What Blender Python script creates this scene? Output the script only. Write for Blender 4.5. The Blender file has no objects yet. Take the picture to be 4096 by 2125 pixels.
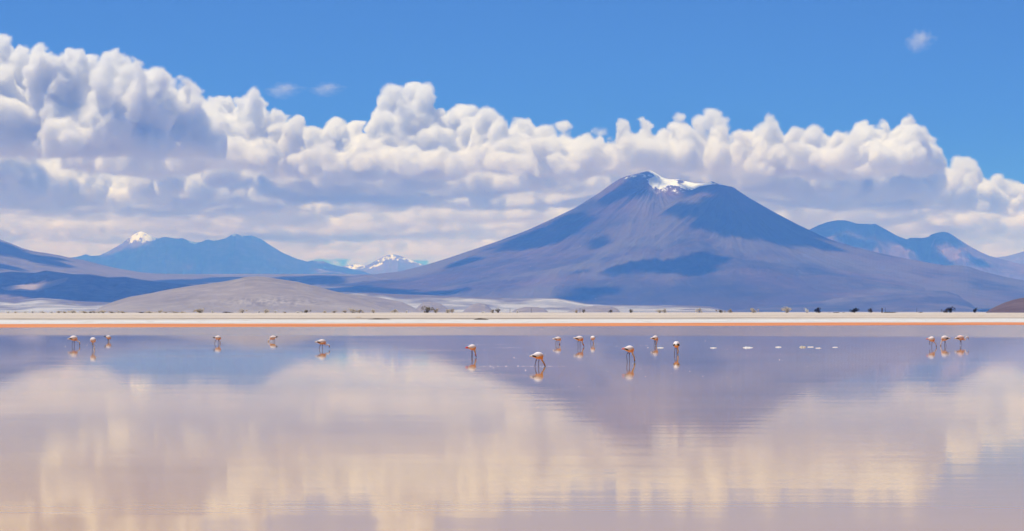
import bpy, bmesh, math, random
import numpy as np

SC = bpy.context.scene
COL = SC.collection
F = 12515.6          # focal length in photo pixels (4096 wide, 110 mm on 36 mm)
HZ, CX, CH = 1246.0, 2048.0, 2.7   # horizon row, centre column, eye height above the lake

# ------------------------------------------------------------------ camera
cam_data = bpy.data.cameras.new('camera')
cam = bpy.data.objects.new('camera', cam_data)
COL.objects.link(cam)
SC.camera = cam
cam.location = (0, 0, CH)
cam.rotation_euler = (math.pi / 2, 0, 0)
cam_data.lens = 110
cam_data.sensor_width = 36
cam_data.shift_y = (HZ - 1062.5) / 4096
cam_data.clip_start = 0.5
cam_data.clip_end = 4e5

# ------------------------------------------------------------------ sky, sun, exposure
SUN_EL, SUN_AZ = math.radians(71), math.radians(290)   # compass style: 0 = +Y, clockwise
SUN = np.array([math.cos(SUN_EL) * math.sin(SUN_AZ), math.cos(SUN_EL) * math.cos(SUN_AZ), math.sin(SUN_EL)])
world = bpy.data.worlds.new('World')
SC.world = world
world.use_nodes = True
wn = world.node_tree
bg = wn.nodes['Background']
sky = wn.nodes.new('ShaderNodeTexSky')
sky.sky_type = 'NISHITA'
sky.sun_disc = False
sky.sun_elevation = SUN_EL
sky.sun_rotation = SUN_AZ
sky.altitude = 20500
sky.air_density = 5.0
sky.dust_density = 0.0
sky.ozone_density = 10.0
wn.links.new(sky.outputs[0], bg.inputs[0])
bg.inputs[1].default_value = 0.11
sun_data = bpy.data.lights.new('sun', 'SUN')
sun_data.energy = 4.4
sun_data.angle = math.radians(0.53)
sun_data.color = (1.0, 0.97, 0.93)
sun = bpy.data.objects.new('sun', sun_data)
COL.objects.link(sun)
from mathutils import Vector
sun.rotation_euler = Vector(SUN).to_track_quat('Z', 'Y').to_euler()
sun.location = (0, -50, 400)
vs = SC.view_settings
vs.view_transform = 'Standard'
vs.look = 'None'
vs.exposure = 0.12
vs.gamma = 1.0
vs.use_curve_mapping = False
cy = SC.cycles
cy.max_bounces = 16
cy.volume_bounces = 14
cy.diffuse_bounces = 3
cy.glossy_bounces = 3
cy.transmission_bounces = 4
cy.caustics_reflective = False
cy.caustics_refractive = False
cy.use_denoising = True
cy.volume_step_rate = 1.0

# ------------------------------------------------------------------ helpers
def px_x(px, y):
    return (px - CX) / F * y

def py_z(py, y):
    return CH + (HZ - py) / F * y

def tag(o, label=None, cat=None, group=None, kind=None):
    for k, v in (('label', label), ('category', cat), ('group', group), ('kind', kind)):
        if v:
            o[k] = v
    return o

def new_obj(name, me, parent=None, loc=None):
    o = bpy.data.objects.new(name, me)
    COL.objects.link(o)
    if parent:
        o.parent = parent
    if loc is not None:
        o.location = loc
    return o

def mesh_np(name, verts, faces, mats=(), smooth=True):
    me = bpy.data.meshes.new(name)
    verts = np.ascontiguousarray(verts, np.float32)
    faces = np.ascontiguousarray(faces, np.int32)
    nf, k = faces.shape
    me.vertices.add(len(verts))
    me.vertices.foreach_set('co', verts.ravel())
    me.loops.add(nf * k)
    me.loops.foreach_set('vertex_index', faces.ravel())
    me.polygons.add(nf)
    me.polygons.foreach_set('loop_start', np.arange(nf, dtype=np.int32) * k)
    me.update(calc_edges=True)
    me.polygons.foreach_set('use_smooth', np.full(nf, smooth))
    for m in mats:
        me.materials.append(m)
    return me

def attr(me, name, vals):
    a = me.attributes.new(name, 'FLOAT', 'POINT')
    a.data.foreach_set('value', np.ascontiguousarray(vals, np.float32).ravel())

def grid_faces(nu, nv):
    i = np.arange(nu * nv, dtype=np.int32).reshape(nu, nv)
    a, b, c, d = i[:-1, :-1], i[1:, :-1], i[1:, 1:], i[:-1, 1:]
    return np.stack([a, b, c, d], -1).reshape(-1, 4)

class N2:
    """smooth 2-D lattice noise, roughly -1..1"""
    def __init__(self, seed):
        r = np.random.default_rng(seed)
        self.g = r.uniform(-1, 1, (256, 256)).astype(np.float32)
    def __call__(self, x, y):
        x = np.asarray(x, np.float64); y = np.asarray(y, np.float64)
        xi = np.floor(x).astype(np.int64); yi = np.floor(y).astype(np.int64)
        fx = x - xi; fy = y - yi
        fx = fx * fx * fx * (fx * (fx * 6 - 15) + 10); fy = fy * fy * fy * (fy * (fy * 6 - 15) + 10)
        g = self.g
        a = g[xi % 256, yi % 256]; b = g[(xi + 1) % 256, yi % 256]
        c = g[xi % 256, (yi + 1) % 256]; d = g[(xi + 1) % 256, (yi + 1) % 256]
        return (a * (1 - fx) + b * fx) * (1 - fy) + (c * (1 - fx) + d * fx) * fy
    def fbm(self, x, y, o=5, gain=0.5):
        s = 0; a = 1.0
        for k in range(o):
            s = s + a * self(x * 2.03 ** k + 17.3 * k, y * 2.03 ** k - 9.1 * k)
            a *= gain
        return s
    def ridge(self, x, y, o=5, gain=0.5):
        s = 0; a = 1.0
        for k in range(o):
            s = s + a * (1 - 2 * np.abs(self(x * 2.03 ** k + 31.7 * k, y * 2.03 ** k + 5.3 * k)))
            a *= gain
        return s

def prof(pts, px):
    pts = np.array(sorted(pts), float)
    return (HZ - np.interp(px, pts[:, 0], pts[:, 1])) / F

def prof_py(pts, px):
    pts = np.array(sorted(pts), float)
    return np.interp(px, pts[:, 0], pts[:, 1])

class Nodes:
    def __init__(self, mat):
        mat.use_nodes = True
        self.t = mat.node_tree
        self.t.nodes.clear()
    def n(self, typ, **kw):
        nd = self.t.nodes.new(typ)
        for k, v in kw.items():
            setattr(nd, k, v)
        return nd
    def l(self, a, b):
        self.t.links.new(a, b)
    def val(self, sock, v):
        if hasattr(v, 'is_linked') or hasattr(v, 'node'):
            self.l(v, sock)
        elif isinstance(v, tuple) and len(v) == 3 and sock.type == 'RGBA':
            sock.default_value = (*v, 1)
        else:
            sock.default_value = v
    def math(self, op, a, b=None, clamp=False):
        m = self.n('ShaderNodeMath', operation=op, use_clamp=clamp)
        self.val(m.inputs[0], a)
        if b is not None:
            self.val(m.inputs[1], b)
        return m.outputs[0]
    def mix(self, f, a, b, blend='MIX'):
        m = self.n('ShaderNodeMix', data_type='RGBA', blend_type=blend)
        self.val(m.inputs[0], f); self.val(m.inputs[6], a); self.val(m.inputs[7], b)
        return m.outputs[2]
    def attr(self, name):
        return self.n('ShaderNodeAttribute', attribute_name=name).outputs['Fac']
    def pos(self, scale=(1, 1, 1), obj=False):
        src = self.n('ShaderNodeTexCoord').outputs['Object'] if obj else self.n('ShaderNodeNewGeometry').outputs['Position']
        mp = self.n('ShaderNodeMapping')
        self.l(src, mp.inputs[0])
        mp.inputs['Scale'].default_value = scale
        return mp.outputs[0]
    def noise(self, vec, scale=1.0, detail=4.0, rough=0.55, dist=0.0):
        t = self.n('ShaderNodeTexNoise')
        self.l(vec, t.inputs['Vector'])
        t.inputs['Scale'].default_value = scale
        t.inputs['Detail'].default_value = detail
        t.inputs['Roughness'].default_value = rough
        t.inputs['Distortion'].default_value = dist
        return t.outputs['Fac']
    def ramp(self, f, pts):
        r = self.n('ShaderNodeValToRGB')
        self.l(f, r.inputs[0])
        el = r.color_ramp.elements
        while len(el) < len(pts):
            el.new(0.5)
        for e, (p, c) in zip(el, pts):
            e.position = p
            e.color = (*c, 1) if isinstance(c, tuple) else (c, c, c, 1)
        return r.outputs[0]
    def map(self, f, a, b, c=0.0, d=1.0, smooth=True):
        m = self.n('ShaderNodeMapRange', interpolation_type='SMOOTHSTEP' if smooth else 'LINEAR')
        self.val(m.inputs[0], f)
        for i, v in enumerate((a, b, c, d)):
            self.val(m.inputs[i + 1], v)
        return m.outputs[0]
    def bump(self, h, dist, strength=1.0):
        b = self.n('ShaderNodeBump')
        self.l(h, b.inputs['Height'])
        b.inputs['Distance'].default_value = dist
        self.val(b.inputs['Strength'], strength)
        return b.outputs[0]
    def bsdf(self, col, rough=0.9, spec=0.3, normal=None, **kw):
        p = self.n('ShaderNodeBsdfPrincipled')
        self.val(p.inputs['Base Color'], col)
        self.val(p.inputs['Roughness'], rough)
        p.inputs['Specular IOR Level'].default_value = spec
        if normal is not None:
            self.l(normal, p.inputs['Normal'])
        for k, v in kw.items():
            self.val(p.inputs[k], v)
        o = self.n('ShaderNodeOutputMaterial')
        self.l(p.outputs[0], o.inputs[0])
        return p

def plain(name, col, rough=0.8, spec=0.3, var=0.25, scale=8.0):
    m = bpy.data.materials.new(name)
    N = Nodes(m)
    f = N.noise(N.pos(obj=True), scale, 4)
    c = N.mix(N.map(f, 0.3, 0.7), tuple(x * (1 - var) for x in col), tuple(min(1, x * (1 + var)) for x in col))
    N.bsdf(c, rough, spec)
    return m

def terrain_mat(name, a, b, c, scale, snow=True, grain=0.0):
    """rock and scree: three tones mixed by noise (tone attribute shifts it), snow where the snow attribute says so"""
    m = bpy.data.materials.new(name)
    N = Nodes(m)
    p = N.pos((1 / scale, 1 / scale, 2.2 / scale))
    n1 = N.noise(p, 1.0, 6, 0.6, 0.6)
    n2 = N.noise(p, 6.0, 5, 0.65)
    col = N.mix(N.map(n1, 0.36, 0.64), a, b)
    col = N.mix(N.math('MULTIPLY', N.map(n2, 0.42, 0.75), 0.6), col, c)
    t = N.attr('tone')
    col = N.mix(N.math('MULTIPLY', N.math('MAXIMUM', t, 0.0), 1.0, True), col, c)
    col = N.mix(N.math('MULTIPLY', N.math('MAXIMUM', N.math('MULTIPLY', t, -1.0), 0.0), 1.0, True), col, tuple(x * 0.6 for x in a))
    col = N.mix(N.math('MULTIPLY', N.attr('rust'), N.map(n2, 0.3, 0.7, 0.5, 1.0)), col, (0.155, 0.068, 0.045))
    if snow:
        s = N.attr('snow')
        n3 = N.noise(N.pos((3.2 / scale, 1.2 / scale, 1.0 / scale)), 6.0, 6, 0.72)
        s = N.map(N.math('ADD', s, N.math('MULTIPLY', N.math('SUBTRACT', n3, 0.5), 2.2)), 0.40, 0.66)
        col = N.mix(s, col, (0.80, 0.83, 0.88))
    nb = N.noise(p, 14.0, 6, 0.6)
    N.bsdf(col, 0.95, 0.1, N.bump(nb, scale * 0.02, 0.6))
    return m

# ------------------------------------------------------------------ terrain
TERR = {}

def terrain(name, mat, pts, px0, px1, dpx, y0, y1, nv, shape, label=None, snow=None, tone=None, rough=0.0, key=None, floor=-0.6):
    """A hill or mountain as a height field.  shape(px, X, Y) gives relative heights; each sight column is
    scaled so that its crest reaches the traced skyline."""
    pxs = np.arange(px0, px1 + dpx, dpx, dtype=float)
    ys = np.linspace(0, 1, nv)
    ys = y0 + (y1 - y0) * ys
    PX, Y = np.meshgrid(pxs, ys, indexing='ij')
    X = px_x(PX, Y)
    if callable(shape):
        Z = shape(PX, X, Y)
    e = prof(pts, pxs)
    mx = (Z / Y).max(1)
    k = e / np.maximum(mx, 1e-6)
    k = np.maximum(k, 0)
    Z = Z * k[:, None]
    Z = np.maximum(Z, 0) + np.where(Z > 0, CH * np.clip(Z / 40, 0, 1), 0) + floor * np.clip(1 - Z / 20, 0, 1)
    key = key or name
    TERR[key] = (pxs, ys, Z)
    me = mesh_np(name, np.stack([X, Y, Z], -1).reshape(-1, 3), grid_faces(len(pxs), nv), [mat])
    PY = HZ - (Z - CH) / Y * F
    attr(me, 'snow', snow(PX, PY, X, Y, Z) if snow else np.zeros_like(Z))
    attr(me, 'tone', tone(PX, PY, X, Y, Z) if tone else np.zeros_like(Z))
    o = new_obj(name, me)
    tag(o, kind='structure')
    return o

def in_poly(poly, x, y):
    poly = np.asarray(poly, float)
    ins = np.zeros(np.shape(x), bool)
    j = len(poly) - 1
    for i in range(len(poly)):
        xi, yi = poly[i]; xj, yj = poly[j]
        if yi != yj:
            ins ^= ((yi > y) != (yj > y)) & (x < (xj - xi) * (y - yi) / (yj - yi) + xi)
        j = i
    return ins

n_a, n_b, n_c = N2(3), N2(11), N2(29)

def ridge_shape(yc, front, back, amp, cell, seed=0, wig=0.12, power=1.4, dome=False):
    def fn(PX, X, Y):
        c = yc + wig * front * n_b.fbm(X / (cell * 6) + seed, X * 0 + seed, 3)
        t = np.where(Y < c, (c - Y) / front, (Y - c) / back)
        t = np.clip(t, 0, 1)
        g = np.sqrt(np.clip(1 - t * t, 0, 1)) ** 1.6 if dome else (1 - t) ** power
        r = n_a.ridge(X / cell + seed * 3.1, Y / (cell * 3.2) + seed, 5)
        return g * (1 + amp * r * np.clip(t * 4, 0.15, 1)) * np.where(t < 1, 1, 0)
    return fn

M_volcano = terrain_mat('volcano_rock', (0.032, 0.023, 0.015), (0.080, 0.049, 0.030), (0.128, 0.100, 0.064), 900.0)
M_far = terrain_mat('far_rock', (0.10, 0.058, 0.043), (0.145, 0.085, 0.06), (0.30, 0.18, 0.12), 1500.0)
M_plain = terrain_mat('plain_scrub', (0.108, 0.084, 0.06), (0.152, 0.118, 0.086), (0.225, 0.182, 0.14), 900.0, False)
M_ridge = terrain_mat('lava_rock', (0.085, 0.055, 0.042), (0.13, 0.09, 0.07), (0.32, 0.25, 0.20), 700.0, False)
M_dune = terrain_mat('dune_sand', (0.20, 0.165, 0.14), (0.245, 0.20, 0.17), (0.38, 0.33, 0.29), 420.0, False)
M_pan = terrain_mat('salt_pan', (0.31, 0.285, 0.26), (0.50, 0.475, 0.44), (0.13, 0.10, 0.085), 900.0, False)
M_hill = terrain_mat('dark_hill', (0.085, 0.05, 0.04), (0.12, 0.075, 0.06), (0.20, 0.14, 0.115), 260.0, False)

# --- the far mountains on the left, two groups
far_left = [(150, 1060), (240, 1036), (279, 1031), (307, 1028), (335, 1020), (346, 1017), (363, 1024), (398, 1022), (433, 1006), (489, 973),
            (517, 952), (545, 933), (555, 929), (565, 926), (575, 930), (587, 936), (610, 946), (632, 954.5), (660, 947), (699, 954), (715, 955), (730, 952),
            (755, 963), (783, 970), (804, 968), (820, 962), (832, 957), (852, 964), (870, 961), (901, 954), (922, 942), (940, 933), (950, 937), (964, 943),
            (980, 944), (1006, 942), (1020, 947), (1048, 959), (1090, 987), (1132, 1012), (1188, 1036), (1230, 1047), (1251, 1042), (1270, 1046), (1293, 1045),
            (1328, 1059), (1370, 1068), (1450, 1085), (1520, 1110)]
def snow_left(PX, PY, X, Y, Z):
    s = 0.78 * np.clip((984 - PY) / 44 + 0.22 * n_a.ridge(X / 150, Y / 900, 4), 0, 1) * in_poly([(480, 990), (565, 905), (636, 952), (632, 962), (590, 968), (545, 990), (520, 996)], PX, PY)
    s = np.maximum(s, 0.85 * in_poly([(733, 952), (757, 961), (785, 968), (800, 968), (783, 977), (765, 976)], PX, PY))
    return np.maximum(s, 0.5 * in_poly([(915, 947), (940, 930), (985, 944), (945, 962), (955, 945)], PX, PY))
terrain('mountain', M_far, far_left, 140, 1520, 3, 55000, 61500, 170, ridge_shape(60000, 4200, 1500, 0.09, 900, 2.0, 0.05), snow=snow_left, key='far_left')

snow_mtn = [(1330, 1085), (1370, 1066), (1400, 1060), (1432, 1057), (1450, 1061), (1462, 1063), (1481, 1056), (1516, 1036), (1544, 1022), (1572, 1017), (1590, 1021), (1607, 1026),
            (1642, 1040), (1677, 1054), (1705, 1062), (1750, 1072), (1850, 1100)]
def snow_mid(PX, PY, X, Y, Z):
    s = 0.62 * in_poly([(1375, 1066), (1432, 1055), (1460, 1062), (1462, 1072), (1440, 1077), (1405, 1079), (1390, 1072)], PX, PY)
    s = np.maximum(s, 0.5 * in_poly([(1500, 1046), (1570, 1014), (1640, 1038), (1690, 1058), (1680, 1062), (1640, 1048), (1600, 1034), (1588, 1046), (1560, 1040), (1520, 1050)], PX, PY))
    return np.maximum(s, 0.6 * in_poly([(1470, 1073), (1490, 1062), (1530, 1050), (1535, 1056), (1500, 1069), (1480, 1075)], PX, PY))
terrain('mountain', M_far, snow_mtn, 1330, 1860, 3, 63000, 68200, 110, ridge_shape(67000, 3200, 1200, 0.12, 800, 5.0, 0.05), snow=snow_mid, key='snow_mid')

# --- far mountains on the right
right_mtn = [(3100, 975), (3200, 935), (3247, 914), (3277, 900), (3311, 888), (3349, 881), (3383, 882), (3409, 889), (3426, 895), (3468, 896), (3485, 898), (3499, 894), (3519, 905),
             (3553, 924), (3587, 943), (3626, 958), (3638, 953), (3664, 951), (3689, 953), (3715, 947), (3723, 939), (3745, 932), (3774, 927), (3796, 932), (3830, 954),
             (3872, 981), (3915, 1005), (3957, 1024), (3983, 1030), (4040, 1046), (4096, 1058), (4200, 1078), (4300, 1100)]
def tone_right(PX, PY, X, Y, Z):
    t = 0.8 * in_poly([(3765, 998), (3810, 988), (3845, 1007), (3830, 1020), (3842, 1030), (3800, 1050), (3775, 1020)], PX, PY)
    t = np.maximum(t, 1.0 * in_poly([(3722, 985), (3735, 957), (3745, 953), (3728, 990)], PX, PY))
    return t
terrain('mountain', M_far, right_mtn, 3090, 4290, 3, 39000, 44500, 150, ridge_shape(43000, 3600, 1400, 0.14, 800, 8.0, 0.08), tone=tone_right, key='right')
edge_mtn = [(3930, 1045), (3983, 1030), (4030, 1024), (4060, 1016), (4096, 1005), (4200, 975), (4330, 960)]
terrain('mountain', M_far, edge_mtn, 3930, 4330, 4, 52000, 57000, 80, ridge_shape(56000, 3200, 900, 0.1, 800, 1.0, 0.05), key='edge')

# --- the volcano: a broad cone with a snowy hollow under the summit and a rounded dome in front on the right
vol_back = [(800, 1140), (1000, 1124), (1200, 1116), (1400, 1104), (1500, 1097), (1600, 1086), (1700, 1061), (1800, 1030), (1900, 996), (2000, 962), (2100, 925), (2200, 880), (2300, 832), (2400, 770),
            (2440, 740), (2480, 715), (2497, 708), (2510, 704), (2540, 697), (2560, 692), (2590, 684.5), (2600, 683), (2610, 687), (2625, 694), (2645, 707), (2660, 713), (2678, 718.5), (2700, 717.5), (2712, 718),
            (2735, 724), (2780, 733), (2810, 733.5), (2830, 731), (2846, 725), (2860, 730), (2880, 737), (2900, 742), (2930, 752), (2960, 775), (3000, 800), (3100, 855), (3300, 960), (3600, 1050), (4200, 1160)]
vol_dome = [(2480, 900), (2600, 862), (2650, 836), (2690, 808), (2725, 785), (2760, 764), (2800, 746), (2830, 741), (2860, 738), (2900, 742), (2925, 747), (2935, 750), (2960, 768), (3000, 794), (3100, 851), (3200, 903), (3300, 950),
            (3332, 962), (3425, 990), (3532, 1016), (3638, 1037), (3723, 1053), (3778, 1062), (3830, 1061), (3872, 1066), (3936, 1087), (4021, 1108), (4096, 1122), (4200, 1140), (4400, 1165)]

def seg_dist(X, Y, a, b):
    ax, ay = a; bx, by = b
    t = np.clip(((X - ax) * (bx - ax) + (Y - ay) * (by - ay)) / ((bx - ax) ** 2 + (by - ay) ** 2), 0, 1)
    return np.hypot(X - ax - t * (bx - ax), Y - ay - t * (by - ay))

def volcano():
    name = 'mountain'
    pxs = np.arange(780, 4420, 3.5); nv = 330
    yc = 30000.0
    ys = np.concatenate([np.linspace(23200, 27000, 90), np.linspace(27000, 31500, 240)[1:]])
    PX, Y = np.meshgrid(pxs, ys, indexing='ij')
    X = px_x(PX, Y)
    P = lambda px, y: (px_x(px, y), y)
    crest = [P(2380, 29900), P(2500, 29950), P(2600, 30000), P(2720, 30650), P(2860, 30500), P(3000, 30300)]
    d = np.full(X.shape, 1e9)
    for a, b in zip(crest[:-1], crest[1:]):
        d = np.minimum(d, seg_dist(X, Y, a, b))
    ax, ay = P(2640, 29600)
    th = np.arctan2(X - ax, -(Y - ay))
    wr = n_c.fbm(X / 2500, Y / 2500, 4)
    R = 7600 * (1 + 0.10 * wr)
    h1 = np.clip(1 - d / R, 0, 1) ** 1.75
    gl = n_a.ridge(th * 14 + 1.1 * wr, d / 2600.0 + 4, 5) * 0.5 + n_b.ridge(th * 42 + wr, d / 900.0, 4) * 0.25
    big = n_b.fbm(X / 1500 + 3, Y / 1300, 5)
    det = n_a.fbm(X / 420 + 9, Y / 420, 5)
    rise = np.clip(d / 900, 0.12, 1)
    h1 = h1 + (0.022 * gl + 0.014 * big + 0.006 * det) * rise * np.clip(h1 * 6, 0, 1)
    e1 = prof(vol_back, pxs)
    z1 = h1 * (e1 / np.maximum((h1 / Y).max(1), 1e-9))[:, None]
    # the dome and the long lava apron running off to the right
    dome = [P(2900, 28500), P(2940, 28450), P(3300, 28300), P(3830, 27600), P(4400, 27000)]
    d2 = np.full(X.shape, 1e9)
    for a, b in zip(dome[:-1], dome[1:]):
        d2 = np.minimum(d2, seg_dist(X, Y, a, b))
    h2 = np.clip(1 - d2 / (5200 * (1 + 0.12 * wr)), 0, 1) ** 1.6
    th2 = np.arctan2(X - dome[0][0], -(Y - dome[0][1]))
    gl2 = n_b.ridge(th2 * 11 + 1.6 * wr, d2 / 1800 + 7, 5)
    h2 = h2 + (0.015 * gl2 + 0.014 * big + 0.006 * det) * np.clip(d2 / 900, 0.12, 1) * np.clip(h2 * 6, 0, 1)
    e2 = np.where(pxs > 2480, prof(vol_dome, pxs), 0)
    z2 = h2 * (e2 / np.maximum((h2 / Y).max(1), 1e-9))[:, None]
    z2[pxs <= 2480] = 0
    Z = np.maximum(z1, z2)
    # lava lobes over the lower slopes
    lob = np.zeros_like(Z)
    for (px, py, y, rx, ry, hh) in ((2780, 1215, 25200, 700, 1500, 60), (2300, 1190, 25600, 800, 1300, 45), (3150, 1190, 25000, 560, 1300, 85), (2950, 1130, 26200, 420, 1500, 60),
                                    (3500, 1180, 24800, 620, 1200, 70), (2600, 1120, 26500, 380, 1200, 40), (3350, 1100, 26200, 600, 1300, 50)):
        cx = px_x(px, y)
        q = ((X - cx + 260 * wr) / rx) ** 2 + ((Y - y + 300 * big) / ry) ** 2
        lob = np.maximum(lob, hh * np.clip(1 - q, 0, 1) ** 0.55)
    Z = Z + lob * np.clip((26500 - Y) / 1500, 0, 1) * np.clip(Z / 60, 0, 1)
    mx = np.maximum(e1, e2)
    k = np.minimum(1, mx / np.maximum((Z / Y).max(1), 1e-9))
    Z = Z * k[:, None]
    Z = np.maximum(Z, 0) + CH - 3.3 * np.clip(1 - Z / 20, 0, 1)
    TERR['volcano'] = (pxs, ys, Z)
    me = mesh_np(name, np.stack([X, Y, Z], -1).reshape(-1, 3), grid_faces(len(pxs), len(ys)), [M_volcano])
    PY = HZ - (Z - CH) / Y * F
    front = z2 > z1 + 4
    hollow = in_poly([(2578, 724), (2590, 714), (2620, 706), (2612, 696), (2596, 690), (2580, 688), (2602, 680), (2612, 680), (2640, 700), (2690, 716), (2730, 716), (2790, 730), (2850, 720), (2915, 742),
                      (2890, 742), (2852, 738), (2800, 752), (2775, 765), (2745, 760), (2712, 745), (2695, 743), (2682, 741), (2660, 748), (2640, 757), (2615, 752), (2595, 735)], PX, PY)
    s = np.where(hollow & ~front, 0.80 + 0.4 * n_b.fbm(X / 90, Y / 240, 4), 0.0)
    rocks = in_poly([(2708, 722), (2722, 718), (2738, 728), (2732, 733), (2715, 732)], PX, PY)
    s = np.where(rocks, 0.25, s)
    ring = in_poly([(2490, 716), (2540, 697), (2590, 684), (2612, 705), (2590, 713), (2540, 712)], PX, PY) & ~hollow
    s = np.where(ring, 0.42 + 0.18 * np.sin(PY * 1.5), s)
    drip = in_poly([(2590, 732), (2640, 757), (2660, 748), (2712, 745), (2745, 768), (2690, 772), (2620, 775)], PX, PY) & ~front
    s = np.where(drip & ~hollow, 0.30 + 0.2 * gl, s)
    attr(me, 'snow', s)
    tone = 0.8 * n_c.fbm(X / 700 + 5, Y / 1600, 5) + 0.45 * gl - 0.12  # gullies painted darker, ribs paler: relief shading the high sun leaves out
    red = np.clip((PY - 690) / 60, 0, 1) * np.clip((940 - PY) / 160, 0, 1)
    attr(me, 'tone', np.clip(tone, -0.5, 0.7))
    attr(me, 'rust', np.clip(1.0 * red * (0.6 + 0.7 * n_b.fbm(X / 700, Y / 1500 + 4, 3)) + 0.28 * np.clip(n_a.fbm(X / 1100 + 2, Y / 900, 3), 0, 1), 0, 1))
    o = new_obj(name, me)
    tag(o, kind='structure')
volcano()

# --- plateau with the long slope coming in from the left
plain_pts = [(-200, 915), (0, 959), (42, 973), (84, 991), (133, 1005), (182, 1012), (231, 1020), (279, 1031), (335, 1041), (400, 1058), (454, 1071), (559, 1089), (629, 1095), (769, 1097),
             (1000, 1096), (1398, 1097.5), (1607, 1099), (1800, 1104), (2000, 1125), (2200, 1240)]
terrain('plateau', M_plain, plain_pts, -200, 2200, 4, 21500, 32500, 150, ridge_shape(31000, 9200, 1500, 0.05, 1400, 3.0, 0.05, 1.15), key='plain')
# --- low shaded knolls on the plateau
knolls = [(1240, 1120), (1300, 1112), (1340, 1103), (1380, 1113), (1430, 1110), (1470, 1101), (1510, 1110), (1600, 1120), (1680, 1122)]
terrain('knolls', M_plain, [(1080, 1122), (1130, 1118)] + knolls, 1080, 1680, 4, 27000, 28600, 40, ridge_shape(28200, 900, 400, 0.1, 500, 3.0, 0.05), key='knoll')
# --- dark lava ridge on the left
ridge_pts = [(-200, 1100), (-60, 1098), (0, 1092), (40, 1087), (80, 1089), (140, 1092), (185, 1082), (230, 1089), (293, 1097), (363, 1098), (433, 1110), (503, 1108), (559, 1118), (629, 1127),
             (699, 1134), (769, 1141), (860, 1152), (960, 1164), (1100, 1185), (1200, 1250)]
terrain('ridge', M_ridge, ridge_pts, -200, 1200, 3.5, 19800, 25000, 120, ridge_shape(23800, 3700, 1100, 0.10, 420, 7.0, 0.12, 1.1),
        tone=lambda PX, PY, X, Y, Z: 0.9 * in_poly([(0, 1152), (60, 1140), (150, 1138), (220, 1120), (275, 1110), (262, 1128), (200, 1150), (150, 1166), (90, 1164), (20, 1162)], PX, PY), key='ridge')  # sunlit streak on the slope is painted paler through the tone
# --- pale salt pans and their mounds at the foot of the mountains
pan_pts = [(-200, 1205), (0, 1197), (60, 1203), (160, 1192), (230, 1197), (330, 1206), (420, 1209), (560, 1214), (1200, 1205), (1380, 1176), (1440, 1172), (1560, 1176), (1700, 1181), (1850, 1188), (1990, 1192), (2080, 1195), (2160, 1190),
           (2230, 1193), (2290, 1204), (2340, 1215), (2420, 1220), (2600, 1221), (2780, 1223), (2840, 1226), (2900, 1240), (2960, 1252), (3100, 1260)]
terrain('salt_pan', M_pan, pan_pts, -200, 3050, 4, 15000, 19600, 120, ridge_shape(19000, 3700, 550, 0.10, 420, 4.0, 0.03, 1.2),
        tone=lambda PX, PY, X, Y, Z: np.clip(0.75 * n_b.fbm(X / 160, Y / 700 + 2, 4) + 0.1 + np.clip(1.15 - (PY - prof_py(pan_pts, PX)) / 15, 0, 1.1), 0, 1), key='pan')
fan_pts = [(3790, 1255), (3840, 1200), (3876, 1202), (3900, 1213), (3920, 1220), (3970, 1223), (4040, 1228), (4200, 1235)]
M_fan = terrain_mat('salt_fan', (0.60, 0.57, 0.53), (0.72, 0.69, 0.66), (0.45, 0.41, 0.37), 500.0, False)
terrain('salt_pan', M_fan, fan_pts, 3790, 4200, 4, 25500, 26900, 40, ridge_shape(26700, 1100, 150, 0.03, 420, 4.0, 0.02, 1.0), key='fan')
foot_pts = [(2820, 1254), (2900, 1243), (3000, 1228), (3120, 1212), (3250, 1196), (3400, 1180), (3500, 1172), (3650, 1163), (3720, 1162), (3787, 1166), (3830, 1179), (3872, 1200), (3894, 1217), (3911, 1234), (3920, 1252), (3940, 1262)]
terrain('hills', M_volcano, foot_pts, 2810, 3940, 4, 21500, 25300, 90, ridge_shape(24600, 3000, 600, 0.10, 420, 6.0, 0.04, 1.1), key='foot',
        tone=lambda PX, PY, X, Y, Z: np.clip(0.7 * n_b.fbm(X / 220, Y / 500 + 8, 4), -0.2, 0.6))

def ripple_tone(PX, PY, X, Y, Z):
    r = n_a.ridge(X / 16 + 0.06 * Y, Y / 60, 3) * np.exp(-((PX - 1080) / 190) ** 2) * np.exp(-((PY - 1207) / 16) ** 2)
    return np.clip(r * 0.9 + 0.25 * np.clip((PY - 1205) / 30, 0, 1) + 0.15 * n_c.fbm(X / 180, Y / 300, 3), -0.25, 1)
dune2 = [(1250, 1250), (1376, 1177), (1391, 1176), (1440, 1180), (1537, 1194), (1607, 1208), (1650, 1226), (1677, 1242), (1700, 1255)]
terrain('dune', M_dune, dune2, 1250, 1700, 3, 12700, 14100, 60, ridge_shape(13600, 850, 450, 0.03, 200, 3.3, 0.03, dome=True), tone=ripple_tone, key='dune2')
dune_pts = [(340, 1258), (380, 1240), (419, 1219), (470, 1202), (517, 1188), (600, 1174), (650, 1163), (700, 1154), (769, 1143), (840, 1134), (908, 1124), (960, 1114), (978, 1109), (1000, 1107), (1034, 1106), (1060, 1108), (1090, 1112),
            (1130, 1119), (1188, 1127), (1240, 1140), (1293, 1154), (1350, 1168), (1398, 1180), (1450, 1197), (1502, 1215), (1550, 1235), (1579, 1247), (1600, 1258)]
terrain('dune', M_dune, dune_pts, 340, 1600, 3, 10500, 13500, 130, ridge_shape(12300, 1600, 1000, 0.02, 260, 1.7, 0.03, dome=True), tone=ripple_tone, key='dune')
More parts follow.
